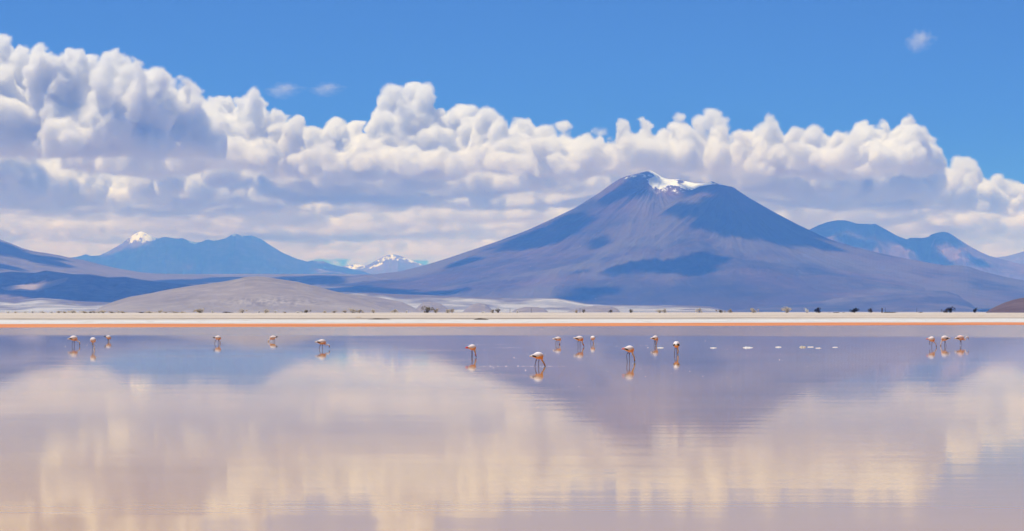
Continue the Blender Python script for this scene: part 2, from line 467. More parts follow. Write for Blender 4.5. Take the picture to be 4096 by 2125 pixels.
for k, (pts, yy) in enumerate((([(1840, 1254), (1865, 1232), (1890, 1217), (1915, 1212), (1940, 1215), (1960, 1230), (1985, 1254)], 12600),
                               ([(2035, 1254), (2060, 1236), (2100, 1226), (2150, 1227), (2178, 1233), (2190, 1242), (2200, 1254)], 12000),
                               ([(2250, 1254), (2300, 1232), (2380, 1222), (2440, 1224), (2470, 1234), (2490, 1254)], 13500),
                               ([(1640, 1254), (1690, 1211), (1720, 1207), (1760, 1214), (1790, 1232), (1830, 1254)], 14000))):
    terrain('dune', M_dune, pts, pts[0][0], pts[-1][0], 2.5, yy - 500, yy + 250, 30, ridge_shape(yy, 380, 220, 0.03, 160, 1.0 + k, 0.05, dome=True), key='mound%d' % k)
hill_pts = [(3925, 1258), (3945, 1243), (3955, 1235), (3979, 1224), (4021, 1207), (4055, 1197), (4085, 1191), (4130, 1188), (4200, 1190), (4300, 1205), (4420, 1250)]
terrain('hill', M_hill, hill_pts, 3925, 4420, 3, 5200, 6900, 60, ridge_shape(6400, 900, 450, 0.03, 150, 2.2, 0.03, dome=True), key='hill')

# ------------------------------------------------------------------ ground, shore, lake
M_ground = bpy.data.materials.new('desert_ground')
N = Nodes(M_ground)
p = N.pos((1 / 900, 1 / 900, 1))
N.bsdf(N.mix(N.map(N.noise(p, 1, 6, 0.6), 0.35, 0.65), (0.30, 0.24, 0.19), (0.44, 0.39, 0.34)), 0.95, 0.1)
ys = np.array([-3000, -400, 0, 400, 1500, 4000, 9000, 20000, 40000, 80000, 160000.0])
xs = np.linspace(-45000, 45000, 13)
gx, gy = np.meshgrid(xs, ys, indexing='ij')
tag(new_obj('ground', mesh_np('ground', np.stack([gx, gy, gx * 0 - 0.7], -1).reshape(-1, 3), grid_faces(13, 11), [M_ground])), kind='structure')

def y_shore(x):
    return 572 + 0.55 * np.clip(x, -400, 400) + 5 * n_a.fbm(x / 35, x * 0, 4) + 4 * n_b(x / 160, x * 0)

def z_shore(s):
    return np.interp(s, [-200, -20, 0, 140, 150, 320, 335, 830, 850, 900, 1300], [-0.65, -0.12, 0.004, 0.035, 0.075, 0.56, 0.60, 2.02, 2.03, 1.7, -0.68])

# salt crust and beach: one sheet from under the water to behind the crest
us = np.concatenate([np.linspace(-1500, -330, 25), np.linspace(-300, 300, 301), np.linspace(330, 1500, 25)])
ss = np.concatenate([np.linspace(-60, 0, 10), np.linspace(4, 150, 30), np.linspace(153, 860, 190), np.linspace(870, 1300, 20)])
U, S = np.meshgrid(us, ss, indexing='ij')
Ys = y_shore(U) + S
Zs = z_shore(S) + np.clip((S - 150) / 60, 0, 1) * np.clip((1100 - S) / 200, 0, 1) * (0.05 * n_a.fbm(U / 14, Ys / 30, 4) + 0.06 * n_c.fbm(U / 90, Ys / 12, 4) + 0.03 * n_b.ridge(U / 240, S / 22, 3))
M_salt = bpy.data.materials.new('salt_crust_ground')
N = Nodes(M_salt)
p = N.pos((1, 1, 1))
s_at = N.attr('shore')
st = N.noise(N.pos((1 / 170, 1 / 9, 0)), 1.0, 5, 0.6)
fine = N.noise(N.pos((1 / 5, 1 / 16, 0)), 1.0, 6, 0.7)
st2 = N.noise(N.pos((1 / 420, 1 / 26, 0)), 1.0, 4, 0.6)
sw = N.math('ADD', s_at, N.math('MULTIPLY', N.math('SUBTRACT', st2, 0.5), 60.0))
f = N.map(sw, 0.0, 900.0, 0, 1, False)
base = N.ramp(f, [(0.0, (0.70, 0.68, 0.64)), (0.185, (0.72, 0.70, 0.67)), (0.20, (0.60, 0.59, 0.56)), (0.215, (0.76, 0.74, 0.71)), (0.33, (0.70, 0.67, 0.63)), (0.352, (0.60, 0.52, 0.44)),
                  (0.385, (0.16, 0.13, 0.10)), (0.405, (0.58, 0.49, 0.40)), (0.50, (0.66, 0.56, 0.47)), (0.62, (0.58, 0.49, 0.41)), (0.72, (0.68, 0.59, 0.50)), (0.84, (0.62, 0.53, 0.45)), (0.9, (0.72, 0.64, 0.56)), (1.0, (0.55, 0.47, 0.39))])
col = N.mix(N.math('MULTIPLY', N.map(st, 0.52, 0.70), 0.55), base, (0.42, 0.34, 0.27))
col = N.mix(N.math('MULTIPLY', N.map(fine, 0.52, 0.72), 0.65), col, (0.33, 0.26, 0.20))
col = N.mix(N.math('MULTIPLY', N.map(fine, 0.25, 0.45, 1, 0), 0.4), col, (0.80, 0.77, 0.72))
col = N.mix(1.0, col, (0.80, 0.79, 0.78), 'MULTIPLY')
N.bsdf(col, 0.9, 0.2, N.bump(fine, 0.06, 0.8))
me = mesh_np('salt_flat', np.stack([U, Ys, Zs], -1).reshape(-1, 3), grid_faces(len(us), len(ss)), [M_salt])
attr(me, 'shore', S)
tag(new_obj('salt_flat', me), kind='structure')

# orange algae mud, a wet shelf between the lake and the salt
mu = np.concatenate([np.linspace(-1500, -330, 25), np.linspace(-300, 300, 301), np.linspace(330, 1500, 25)])
mt = np.linspace(0, 1, 26)
U, T = np.meshgrid(mu, mt, indexing='ij')
wid = 143 - 0.06 * U + 5 * n_b.fbm(U / 25, U * 0 + 3, 4)
S = -6 + T * (wid + 6)
Ys = y_shore(U) + S
Zs = z_shore(S) + 0.028 * np.sin(np.pi * np.clip(T, 0, 1)) ** 0.5 + 0.01 + 0.008 * n_a.fbm(U / 6, S / 20, 3)
Zs[:, -1] -= 0.03
M_mud = bpy.data.materials.new('orange_algae_mud')
N = Nodes(M_mud)
n1 = N.noise(N.pos((1 / 60, 1 / 30, 0)), 1, 5, 0.6)
n2 = N.noise(N.pos((1 / 3, 1 / 12, 0)), 1, 5, 0.7)
col = N.mix(N.map(n1, 0.35, 0.65), (0.50, 0.155, 0.045), (0.62, 0.235, 0.085))
col = N.mix(N.math('MULTIPLY', N.map(n2, 0.55, 0.75), 0.5), col, (0.58, 0.30, 0.15))
N.bsdf(col, 0.75, 0.25, N.bump(n2, 0.02, 0.7))
tag(new_obj('mud_bank', mesh_np('mud_bank', np.stack([U, Ys, Zs], -1).reshape(-1, 3), grid_faces(len(mu), 26), [M_mud])), kind='structure')

# the lake: shallow pink brine, almost a mirror
M_water = bpy.data.materials.new('pink_brine')
N = Nodes(M_water)
geo = N.n('ShaderNodeNewGeometry')
sep = N.n('ShaderNodeSeparateXYZ')
N.l(geo.outputs['Position'], sep.inputs[0])
wx, wy = sep.outputs[0], sep.outputs[1]
warp = N.noise(N.pos((1 / 90, 1 / 60, 0)), 1, 4, 0.6)
yy = N.math('ADD', wy, N.math('MULTIPLY', N.math('SUBTRACT', warp, 0.5), 130.0))
yy = N.math('SUBTRACT', yy, N.math('MULTIPLY', wx, -0.12))
yy = N.math('ADD', yy, N.math('MULTIPLY', N.math('SUBTRACT', N.noise(N.pos((1 / 16, 1 / 40, 0)), 1, 5, 0.65), 0.5), 70.0))
band = N.map(yy, 306.0, 372.0)                                    # wind-ruffled belt by the far shore
streak = N.noise(N.pos((1 / 26, 1 / 14, 0)), 1, 4, 0.6)
mott = N.noise(N.pos((1 / 14, 1 / 30, 0)), 1, 3, 0.5)
rip_big = N.noise(N.pos((1 / 9, 1 / 2.2, 0)), 1, 3, 0.5)
rip_band = N.noise(N.pos((1 / 2.4, 1 / 5.0, 0)), 1, 4, 0.6)
calm_bump = N.bump(rip_big, 0.0035, 1.0)
bb = N.n('ShaderNodeBump')
N.l(rip_band, bb.inputs['Height'])
bb.inputs['Distance'].default_value = 0.02
N.l(N.math('MULTIPLY', band, N.map(mott, 0.25, 0.7, 0.35, 1.0)), bb.inputs['Strength'])
N.l(calm_bump, bb.inputs['Normal'])
rough = N.math('ADD', N.math('ADD', N.map(streak, 0.35, 0.75, 0.018, 0.038), N.map(wy, 45.0, 150.0, 0.022, 0.0)), N.math('MULTIPLY', band, 0.06))
col = N.mix(N.map(N.noise(N.pos((1 / 70, 1 / 25, 0)), 1, 4, 0.55), 0.3, 0.7), (0.47, 0.268, 0.088), (0.55, 0.324, 0.125))
pw = N.bsdf(col, rough, 0.5, bb.outputs[0], IOR=1.068)
wxs = np.array([-3000, -800, -200, 0, 200, 800, 3000.0])
wys = np.array([-400, -50, 0, 50, 150, 300, 500, 640, 900.0])
gx, gy = np.meshgrid(wxs, wys, indexing='ij')
gy = np.where(gy > 640, 572 + 0.55 * np.clip(gx, -400, 400) + 40, np.where(gy == 640, 572 + 0.55 * np.clip(gx, -400, 400), gy))
gy = np.where((gy > 300) & (wys[None, :] == 500), 320, gy)
tag(new_obj('water', mesh_np('water', np.stack([gx, gy, gx * 0], -1).reshape(-1, 3), grid_faces(7, 9), [M_water])), kind='structure')

# ------------------------------------------------------------------ haze: thin blue mountain air
def box_mesh(name, lo, hi, mats):
    v = [(x, y, z) for x in (lo[0], hi[0]) for y in (lo[1], hi[1]) for z in (lo[2], hi[2])]
    f = [(0, 1, 3, 2), (4, 6, 7, 5), (0, 4, 5, 1), (2, 3, 7, 6), (0, 2, 6, 4), (1, 5, 7, 3)]
    return mesh_np(name, v, f, mats, False)
M_haze = bpy.data.materials.new('haze_air')
N = Nodes(M_haze)
pv = N.n('ShaderNodeVolumePrincipled')
pv.inputs['Color'].default_value = (0.10, 0.31, 1.0, 1)
pv.inputs['Absorption Color'].default_value = (1, 1, 1, 1)
pv.inputs['Density'].default_value = 3.8e-5
out = N.n('ShaderNodeOutputMaterial')
N.l(pv.outputs[0], out.inputs['Volume'])
tag(new_obj('haze', box_mesh('haze', (-46000, -3500, -1.9), (46000, 165000, 1780), [M_haze])), kind='stuff')

# ------------------------------------------------------------------ clouds (volumes sampled on a grid of puffs)
def upsample(L, n, axis):
    """cubic B-spline upsampling of a random lattice along one axis"""
    m = L.shape[axis]
    t = np.linspace(0, m - 3.001, n); i = t.astype(int); f = (t - i).astype(np.float32)
    sh = [1, 1, 1]; sh[axis] = n
    out = None
    for k, w in enumerate(((1 - f) ** 3 / 6, (3 * f ** 3 - 6 * f ** 2 + 4) / 6, (-3 * f ** 3 + 3 * f ** 2 + 3 * f + 1) / 6, f ** 3 / 6)):
        q = np.take(L, np.minimum(i + k, m - 1), axis=axis)
        q *= w.reshape(sh).astype(np.float32)
        if out is None:
            out = q
        else:
            out += q
    return out

def noise3(shape, cell, rng):
    ms = [max(4, int(n / cell) + 4) for n in shape]
    L = rng.standard_normal(ms).astype(np.float32)
    for k in (2, 1, 0):
        L = upsample(L, shape[k], k)
    L *= 1.8
    return L

class Grid:
    def __init__(self, lo, hi, vox):
        self.lo = np.array(lo, float)
        self.n = [int((b - a) / vox) + 1 for a, b in zip(lo, hi)]
        self.hi = self.lo + (np.array(self.n) - 1) * vox
        self.vox = vox
        self.ax = [np.linspace(self.lo[k], self.hi[k], self.n[k], dtype=np.float32) for k in range(3)]
        self.f = np.full(self.n, -12.0 * vox, np.float32)
    def ball(self, c, r):
        m = r + 130
        i = [slice(int(np.searchsorted(A, c[k] - m)), int(np.searchsorted(A, c[k] + m))) for k, A in enumerate(self.ax)]
        if any(q.start >= q.stop for q in i):
            return
        X, Y, Z = self.ax
        d = np.sqrt((X[i[0]] - c[0])[:, None, None] ** 2 + (Y[i[1]] - c[1])[None, :, None] ** 2 + (Z[i[2]] - c[2])[None, None, :] ** 2)
        v = self.f[i[0], i[1], i[2]]
        np.maximum(v, r - d, out=v)

def volume_object(name, g, den, mat):
    n = g.n
    me = bpy.data.meshes.new(name)
    me.vertices.add(int(np.prod(n)))
    P = np.empty((*n, 3), np.float32)
    P[..., 0] = g.ax[0][:, None, None]; P[..., 1] = g.ax[1][None, :, None]; P[..., 2] = g.ax[2][None, None, :]
    me.vertices.foreach_set('co', P.ravel())
    attr(me, 'density', den)
    me.materials.append(mat)
    ob = new_obj(name, me)
    t = bpy.data.node_groups.new('cloud_volume', 'GeometryNodeTree')
    t.interface.new_socket('Geometry', in_out='INPUT', socket_type='NodeSocketGeometry')
    t.interface.new_socket('Geometry', in_out='OUTPUT', socket_type='NodeSocketGeometry')
    nn, L = t.nodes.new, t.links.new
    gi, go, vc = nn('NodeGroupInput'), nn('NodeGroupOutput'), nn('GeometryNodeVolumeCube')
    sp = nn('ShaderNodeSeparateXYZ')
    L(nn('GeometryNodeInputPosition').outputs[0], sp.inputs[0])
    def mth(typ, op, a, b):
        m = nn(typ); m.operation = op
        for i, v in enumerate((a, b)):
            if v is None:
                continue
            if isinstance(v, (int, float)):
                m.inputs[i].default_value = v
            else:
                L(v, m.inputs[i])
        return m.outputs[0]
    ix = []
    for k in range(3):
        u = mth('ShaderNodeMath', 'SUBTRACT', sp.outputs[k], float(g.lo[k]))
        u = mth('ShaderNodeMath', 'DIVIDE', u, float(g.vox))
        ix.append(mth('ShaderNodeMath', 'ROUND', u, None))
    im = 'FunctionNodeIntegerMath'
    I = mth(im, 'ADD', mth(im, 'MULTIPLY', mth(im, 'ADD', mth(im, 'MULTIPLY', ix[0], n[1]), ix[1]), n[2]), ix[2])
    na = nn('GeometryNodeInputNamedAttribute'); na.data_type = 'FLOAT'; na.inputs[0].default_value = 'density'
    si = nn('GeometryNodeSampleIndex'); si.data_type = 'FLOAT'; si.clamp = True
    L(gi.outputs[0], si.inputs[0]); L(na.outputs[0], si.inputs['Value']); L(I, si.inputs['Index'])
    L(si.outputs[0], vc.inputs['Density'])
    vc.inputs['Min'].default_value = [float(v) for v in g.lo]; vc.inputs['Max'].default_value = [float(v) for v in g.hi]
    for k, a in enumerate('XYZ'):
        vc.inputs['Resolution ' + a].default_value = n[k]
    sm = nn('GeometryNodeSetMaterial'); sm.inputs['Material'].default_value = mat
    L(vc.outputs[0], sm.inputs[0]); L(sm.outputs[0], go.inputs[0])
    ob.modifiers.new('volume', 'NODES').node_group = t
    return ob

def cloud_mat(name, sigma, aniso=0.0):
    m = bpy.data.materials.new(name)
    N = Nodes(m)
    pv = N.n('ShaderNodeVolumePrincipled')
    pv.inputs['Color'].default_value = (1, 1, 1, 1)
    pv.inputs['Density'].default_value = sigma
    pv.inputs['Anisotropy'].default_value = aniso
    N.l(pv.outputs[0], N.n('ShaderNodeOutputMaterial').inputs['Volume'])
    return m
M_cloud = cloud_mat('cloud_vapour', 0.019)
M_soft = cloud_mat('soft_vapour', 0.011)
M_faint = cloud_mat('faint_vapour', 0.006)

BASE = 2360.0
def finish(g, rng, amp=1.0, edge=90.0, base=BASE, flat=220.0):
    u = g.vox
    g.f += noise3(g.n, 22, rng) * (2.3 * u * amp)
    for cell, a in ((12, 3.6), (6, 2.3), (3.1, 1.25), (1.9, 0.6)):
        g.f += (0.40 - np.abs(noise3(g.n, cell, rng))) * (a * u * amp)
    und = noise3((g.n[0], g.n[1], 4), 7, rng)[:, :, :1] * 75 + noise3((g.n[0], g.n[1], 4), 26, rng)[:, :, :1] * 130
    zb = np.clip((g.ax[2][None, None, :] - base - und) / flat, 0, 1)
    soft = edge * (0.45 + 1.5 * np.clip(0.35 + 0.55 * noise3(g.n, 17, rng), 0, 1.2))     # crisp in places, wispy in others
    den = np.clip(g.f / soft, 0, 1) * zb
    for k in range(3):                                   # no density on the outer faces of the grid
        sl = [slice(None)] * 3
        for q in (0, -1):
            sl[k] = q
            den[tuple(sl)] = 0
    return den

def tower(g, rng, px, pyt, hw, D, spread=500, sub=9, base=BASE):
    y = D + rng.normal() * spread
    x = px_x(px, y); top = py_z(pyt, y); R = hw * y / F
    z = base + R * 0.45
    top_c = max(top - R * 0.8, base + R * 0.2)
    nlev = max(2, int((top_c - z) / (0.75 * R)) + 2)
    for k in range(nlev):
        t = k / (nlev - 1)
        zz = z + (top_c - z) * t
        m = 1 if k == nlev - 1 else 3
        for q in range(m):
            r = R * (1.15 - 0.33 * t) * rng.uniform(0.75, 1.0)
            c = np.array([x + rng.normal() * R * 0.45 * (1 - 0.85 * t), y + rng.normal() * R * 0.6 * (1 - 0.7 * t), zz + rng.normal() * R * 0.12 * (1 - t)])
            g.ball(c, r)
            for s in range(sub):
                v = rng.normal(size=3); v /= np.linalg.norm(v) + 1e-6
                v[2] = abs(v[2]) * 0.9 - 0.15; v[1] = -abs(v[1]) if rng.random() < 0.7 else v[1]
                rr = r * rng.uniform(0.25, 0.52)
                c2 = c + v * (r - rr * 0.62)
                if c2[2] + rr < top + 30 or k == nlev - 1:
                    g.ball(c2, rr)
                    for w_ in range(3):
                        v2 = v + rng.normal(size=3) * 0.6; v2 /= np.linalg.norm(v2) + 1e-6
                        r3 = rr * rng.uniform(0.3, 0.5)
                        if r3 > 1.3 * g.vox:
                            g.ball(c2 + v2 * (rr - r3 * 0.5), r3)

def bank(name, D, towers, vox, seed, px0, px1, dy=(2600, 2600), ztop=2300, amp=1.0, edge=90.0, spread=500, mat=None, base=BASE):
    rng = np.random.default_rng(seed)
    y0, y1 = D - dy[0], D + dy[1]
    g = Grid((px_x(px0, y1) if px0 < CX else px_x(px0, y0), y0, base - 450), (px_x(px1, y1), y1, base + ztop), vox)
    for (px, pyt, hw) in towers:
        tower(g, rng, px, pyt, hw, D, spread, base=base)
    o = volume_object(name, g, finish(g, rng, amp, edge, base), mat or M_cloud)
    tag(o, kind='stuff')
    return o

rng = np.random.default_rng(7)
def fill(top, x0, x1, step, hw, lo, hi):
    t = np.array(top, float) - np.array([0, 30 if x1 < 2000 else 10])
    return [(x + rng.normal() * step * 0.3, np.interp(x, t[:, 0], t[:, 1]) + rng.uniform(lo, hi), rng.uniform(*hw)) for x in np.arange(x0, x1, step)]
topA = [(-330, 60), (-150, 100), (0, 122), (75, 158), (140, 170), (190, 235), (235, 215), (290, 206), (345, 222), (380, 235), (430, 205), (500, 205), (560, 225), (590, 272), (650, 280), (720, 272), (760, 300), (780, 350), (795, 400), (840, 480)]
A = fill(topA, -300, 770, 42, (48, 78), 22, 60) + fill(topA, -300, 740, 60, (80, 120), 110, 200) + fill(topA, -300, 720, 70, (80, 120), 200, 330)
A += [(0, 124, 80), (78, 160, 46), (140, 172, 42), (285, 208, 62), (432, 206, 44), (500, 207, 50), (555, 226, 36), (650, 281, 46), (722, 274, 42), (752, 292, 26)]
bank('clouds', 47000, A, 25, 21, -330, 960, ztop=2150, edge=58.0, amp=1.1)
topB = [(600, 520), (700, 480), (800, 400), (880, 372), (960, 365), (1010, 348), (1070, 405), (1130, 430), (1190, 455), (1260, 455), (1340, 470), (1420, 490), (1490, 455), (1540, 400), (1568, 330), (1605, 318), (1650, 338), (1700, 346), (1735, 395), (1760, 445),
        (1800, 410), (1870, 396), (1930, 418), (1965, 445), (2000, 470), (2090, 465), (2180, 500), (2250, 480), (2320, 505), (2400, 498), (2500, 480), (2580, 465), (2650, 460), (2720, 444), (2790, 440), (2850, 428), (2905, 452), (2960, 490), (3010, 480), (3080, 446), (3130, 486),
        (3190, 515), (3250, 492), (3330, 512), (3390, 490), (3450, 470), (3520, 482), (3560, 495), (3620, 455), (3690, 500), (3730, 540), (3760, 600), (3800, 680)]
B = fill(topB, 650, 3720, 50, (42, 66), 18, 52) + fill(topB, 640, 3730, 110, (60, 100), 70, 160)
B += [(880, 373, 46), (960, 368, 40), (1005, 351, 36), (1190, 458, 40), (1340, 473, 48), (1568, 334, 24), (1605, 322, 30), (1648, 341, 38), (1692, 349, 40), (1795, 414, 32), (1870, 399, 56), (1925, 421, 42), (2090, 468, 36), (2250, 484, 42), (2400, 502, 40), (2498, 484, 42),
      (2582, 468, 42), (2722, 447, 44), (2850, 431, 48), (3080, 449, 42), (3250, 495, 44), (3450, 474, 46), (3530, 486, 40), (3622, 458, 44), (3685, 505, 36)]
bank('clouds', 53500, B, 27, 22, 560, 3850, dy=(2400, 2400), ztop=1650, spread=750, edge=62.0, amp=1.1)

def field(D0, D1, n, size, hts, px0, px1, keep=None):
    """loose heaps of cumulus scattered over a stretch of sky between two distances"""
    out = []
    for k in range(n):
        D = D0 + (D1 - D0) * rng.random() ** 0.8
        px = rng.uniform(px0, px1)
        if keep and not keep(px, D):
            continue
        w = rng.uniform(*size); h = rng.uniform(*hts) * (0.6 + 0.5 * w / size[1]) * ((0.5 + 0.25 * rng.random()) if px > 3700 else 1.0)
        base = BASE + rng.normal() * 130
        out.append((px, D, w, h, base))
    return out

def scatter(name, D0, D1, heaps, vox, seed, px0, px1, ztop, amp, edge, extra=(), mat=None):
    r_ = np.random.default_rng(seed)
    g = Grid((px_x(px0, D1), D0 - 1500, BASE - 450), (px_x(px1, D1), D1 + 1500, BASE + ztop), vox)
    for (px, D, w, h, base) in heaps:
        x = px_x(px, D)
        n = int(r_.uniform(6, 13))
        for q in range(n):
            a = r_.uniform(-1, 1); b = r_.uniform(-1, 1)
            r0 = min(w * r_.uniform(0.28, 0.5), h * r_.uniform(0.45, 0.8) + 120)
            top = h * (1 - 0.6 * a * a) * r_.uniform(0.35, 1.1)
            zz = base + r0 * 0.3
            for lev in range(6):
                c = np.array([x + a * w * 0.8 + r_.normal() * r0 * 0.15, D + b * w * 0.6 + r_.normal() * r0 * 0.15, zz])
                g.ball(c, r0)
                for s_ in range(6):
                    v = r_.normal(size=3); v /= np.linalg.norm(v); v[2] = abs(v[2])
                    rr = r0 * r_.uniform(0.3, 0.5)
                    g.ball(c + v * (r0 - rr * 0.6), rr)
                zz += r0 * 0.8
                if zz + r0 * 0.7 > base + top:
                    break
                r0 *= 0.88
    for (px, pyt, hw, D) in extra:
        tower(g, r_, px, pyt, hw, D, 250)
    tag(volume_object(name, g, finish(g, r_, amp, edge, BASE - 120), mat or M_cloud), kind='stuff')
right_gap = lambda px, D: (px < 3780 or D > 66000 + (px - 3700) * 8) and not (150 < px < 850 and D < 63500) and not (1050 < px < 1950 and 64000 < D < 70500)
scatter('clouds', 57500, 72000, field(57500, 72000, 230, (450, 1400), (350, 1150), -300, 4350, right_gap), 44, 31, -300, 4400, 2000, 1.0, 100.0,
        [(3715, 640, 38, 60000), (3742, 606, 24, 60000), (3790, 640, 32, 60000), (3842, 648, 40, 60000), (3872, 670, 32, 60000), (3700, 690, 60, 60000), (3990, 694, 30, 68000), (4060, 725, 44, 68000)])
scatter('clouds', 75000, 104000, field(75000, 104000, 380, (450, 1500), (350, 1250), -300, 4350), 68, 32, -300, 4400, 2300, 1.0, 260.0, mat=M_soft)
scatter('clouds', 108000, 146000, field(108000, 146000, 300, (600, 1700), (350, 1150), -300, 4350), 98, 33, -300, 4400, 1800, 1.0, 420.0, mat=M_faint)
low_far = [(x + rng.normal() * 40, rng.uniform(985, 1030), rng.uniform(26, 44)) for x in range(-150, 4300, 40)]
bank('clouds', 162000, low_far, 120, 26, -250, 4350, dy=(5500, 5500), ztop=2200, spread=2200, edge=500.0, mat=M_faint)

# small lone clouds: closed lumpy shells filled with thin, uneven vapour
def lone(px, py, w, h, D, seed, label, dens):
    c = np.array([px_x(px, D), D, py_z(py, D)])
    m = D / F
    bm = bmesh.new()
    bmesh.ops.create_icosphere(bm, subdivisions=5, radius=1.0)
    co = np.array([v.co[:] for v in bm.verts])
    r = 1 + 0.30 * n_a.fbm(co[:, 0] * 1.7 + seed * 5 + co[:, 1], co[:, 2] * 1.7 + co[:, 1] * 0.7, 5)
    for v_, k in zip(bm.verts, r):
        v_.co = (v_.co.x * k * w * 0.62 * m, v_.co.y * k * w * 0.4 * m, v_.co.z * k * h * 0.62 * m)
    me = bpy.data.meshes.new('cloud')
    bm.to_mesh(me); bm.free()
    mat = bpy.data.materials.new('wisp_vapour')
    N = Nodes(mat)
    R_ = (w * 0.62 * m, w * 0.4 * m, h * 0.62 * m)
    p = N.pos(tuple(1 / k for k in R_), obj=True)
    ln = N.n('ShaderNodeVectorMath', operation='LENGTH')
    N.l(p, ln.inputs[0])
    n1 = N.noise(p, 1.6, 5, 0.62)
    f = N.math('SUBTRACT', N.math('ADD', 0.66, N.math('MULTIPLY', N.math('SUBTRACT', n1, 0.5), 2.2)), ln.outputs['Value'])
    d = N.math('MULTIPLY', N.math('MULTIPLY', f, 1.6, True), dens)
    pv = N.n('ShaderNodeVolumePrincipled')
    pv.inputs['Color'].default_value = (1, 1, 1, 1)
    N.l(d, pv.inputs['Density'])
    N.l(pv.outputs[0], N.n('ShaderNodeOutputMaterial').inputs['Volume'])
    me.materials.append(mat)
    tag(new_obj('cloud', me, loc=c), label, 'cloud')
lone(3677, 160, 125, 108, 47000, 1, 'small lone white cloud puff high in the empty blue sky at upper right', 0.0042)
lone(1132, 358, 165, 76, 47000, 2, 'thin grey wisp of cloud touching the top edge of the white cloud bank', 0.0026)
lone(1306, 354, 150, 66, 47000, 3, 'thin grey wisp of cloud floating free left of the tall cloud tower', 0.0026)

# clouds overhead (above the frame) whose shadows lie on the slopes
def shadow_cloud(keys, polys, holes, x0, x1, y0, y1, zc, vox, seed, thick=220.0, sig=None):
    rng = np.random.default_rng(seed)
    g = Grid((x0, y0, zc - thick), (x1, y1, zc + thick), vox)
    X, Y = np.meshgrid(g.ax[0].astype(float), g.ax[1].astype(float), indexing='ij')
    hit = np.zeros(X.shape, bool)
    HPX = np.zeros_like(X); HPY = np.full_like(X, 9999.0)
    for z in np.arange(1700, -8, -8.0):
        t = (zc - z) / SUN[2]
        x = X - SUN[0] * t; y = Y - SUN[1] * t
        px = CX + F * x / y
        for k in keys:
            pxs, ys, Zt = TERR[k]
            ok = (px >= pxs[0]) & (px <= pxs[-1]) & (y >= ys[0]) & (y <= ys[-1]) & ~hit
            if not ok.any():
                continue
            ui = np.clip(np.round((px[ok] - pxs[0]) / (pxs[1] - pxs[0])).astype(int), 0, len(pxs) - 1)
            vi = np.clip(np.searchsorted(ys, y[ok]), 0, len(ys) - 1)
            below = z <= Zt[ui, vi]
            idx = np.argwhere(ok)[below]
            if len(idx):
                a, b = idx[:, 0], idx[:, 1]
                hit[a, b] = True
                HPX[a, b] = px[a, b]; HPY[a, b] = HZ - (z - CH) / y[a, b] * F
    wob = 7 * noise3((*HPX.shape, 4), 5, rng)[:, :, 1]
    wob2 = 5 * noise3((*HPX.shape, 4), 3, rng)[:, :, 1]
    fr = noise3((*HPX.shape, 4), 2, rng)[:, :, 1]
    wob = wob + 4 * fr; wob2 = wob2 + 4 * np.roll(fr, 3, 0)
    mask = np.zeros(X.shape, bool)
    for p in polys:
        mask |= in_poly(p, HPX + wob, HPY + wob2)
    for p in holes:
        mask &= ~in_poly(p, HPX + wob, HPY + wob2)
    mask &= hit
    m = mask.astype(np.float32)
    k = np.pad(m, 1)
    m = (k[1:-1, 1:-1] * 4 + (k[:-2, 1:-1] + k[2:, 1:-1] + k[1:-1, :-2] + k[1:-1, 2:]) * 2 + k[:-2, :-2] + k[2:, 2:] + k[:-2, 2:] + k[2:, :-2]) / 16
    den = np.zeros(g.n, np.float32)
    for j, z in enumerate(g.ax[2]):
        sx = SUN[0] / SUN[2] * (z - zc) / g.vox; sy = SUN[1] / SUN[2] * (z - zc) / g.vox
        q = np.roll(np.roll(m, int(round(sx)), 0), int(round(sy)), 1)
        den[:, :, j] = q * max(0, 1 - ((z - zc) / thick) ** 2)
    den = np.clip(den * 1.6, 0, 1) * np.clip(0.9 + 0.4 * noise3(g.n, 3, rng), 0.3, 1.2)
    den[0] = den[-1] = 0; den[:, 0] = den[:, -1] = 0; den[:, :, 0] = den[:, :, -1] = 0
    o = volume_object('clouds', g, den, sig or M_cloud)
    tag(o, kind='stuff')
    return o

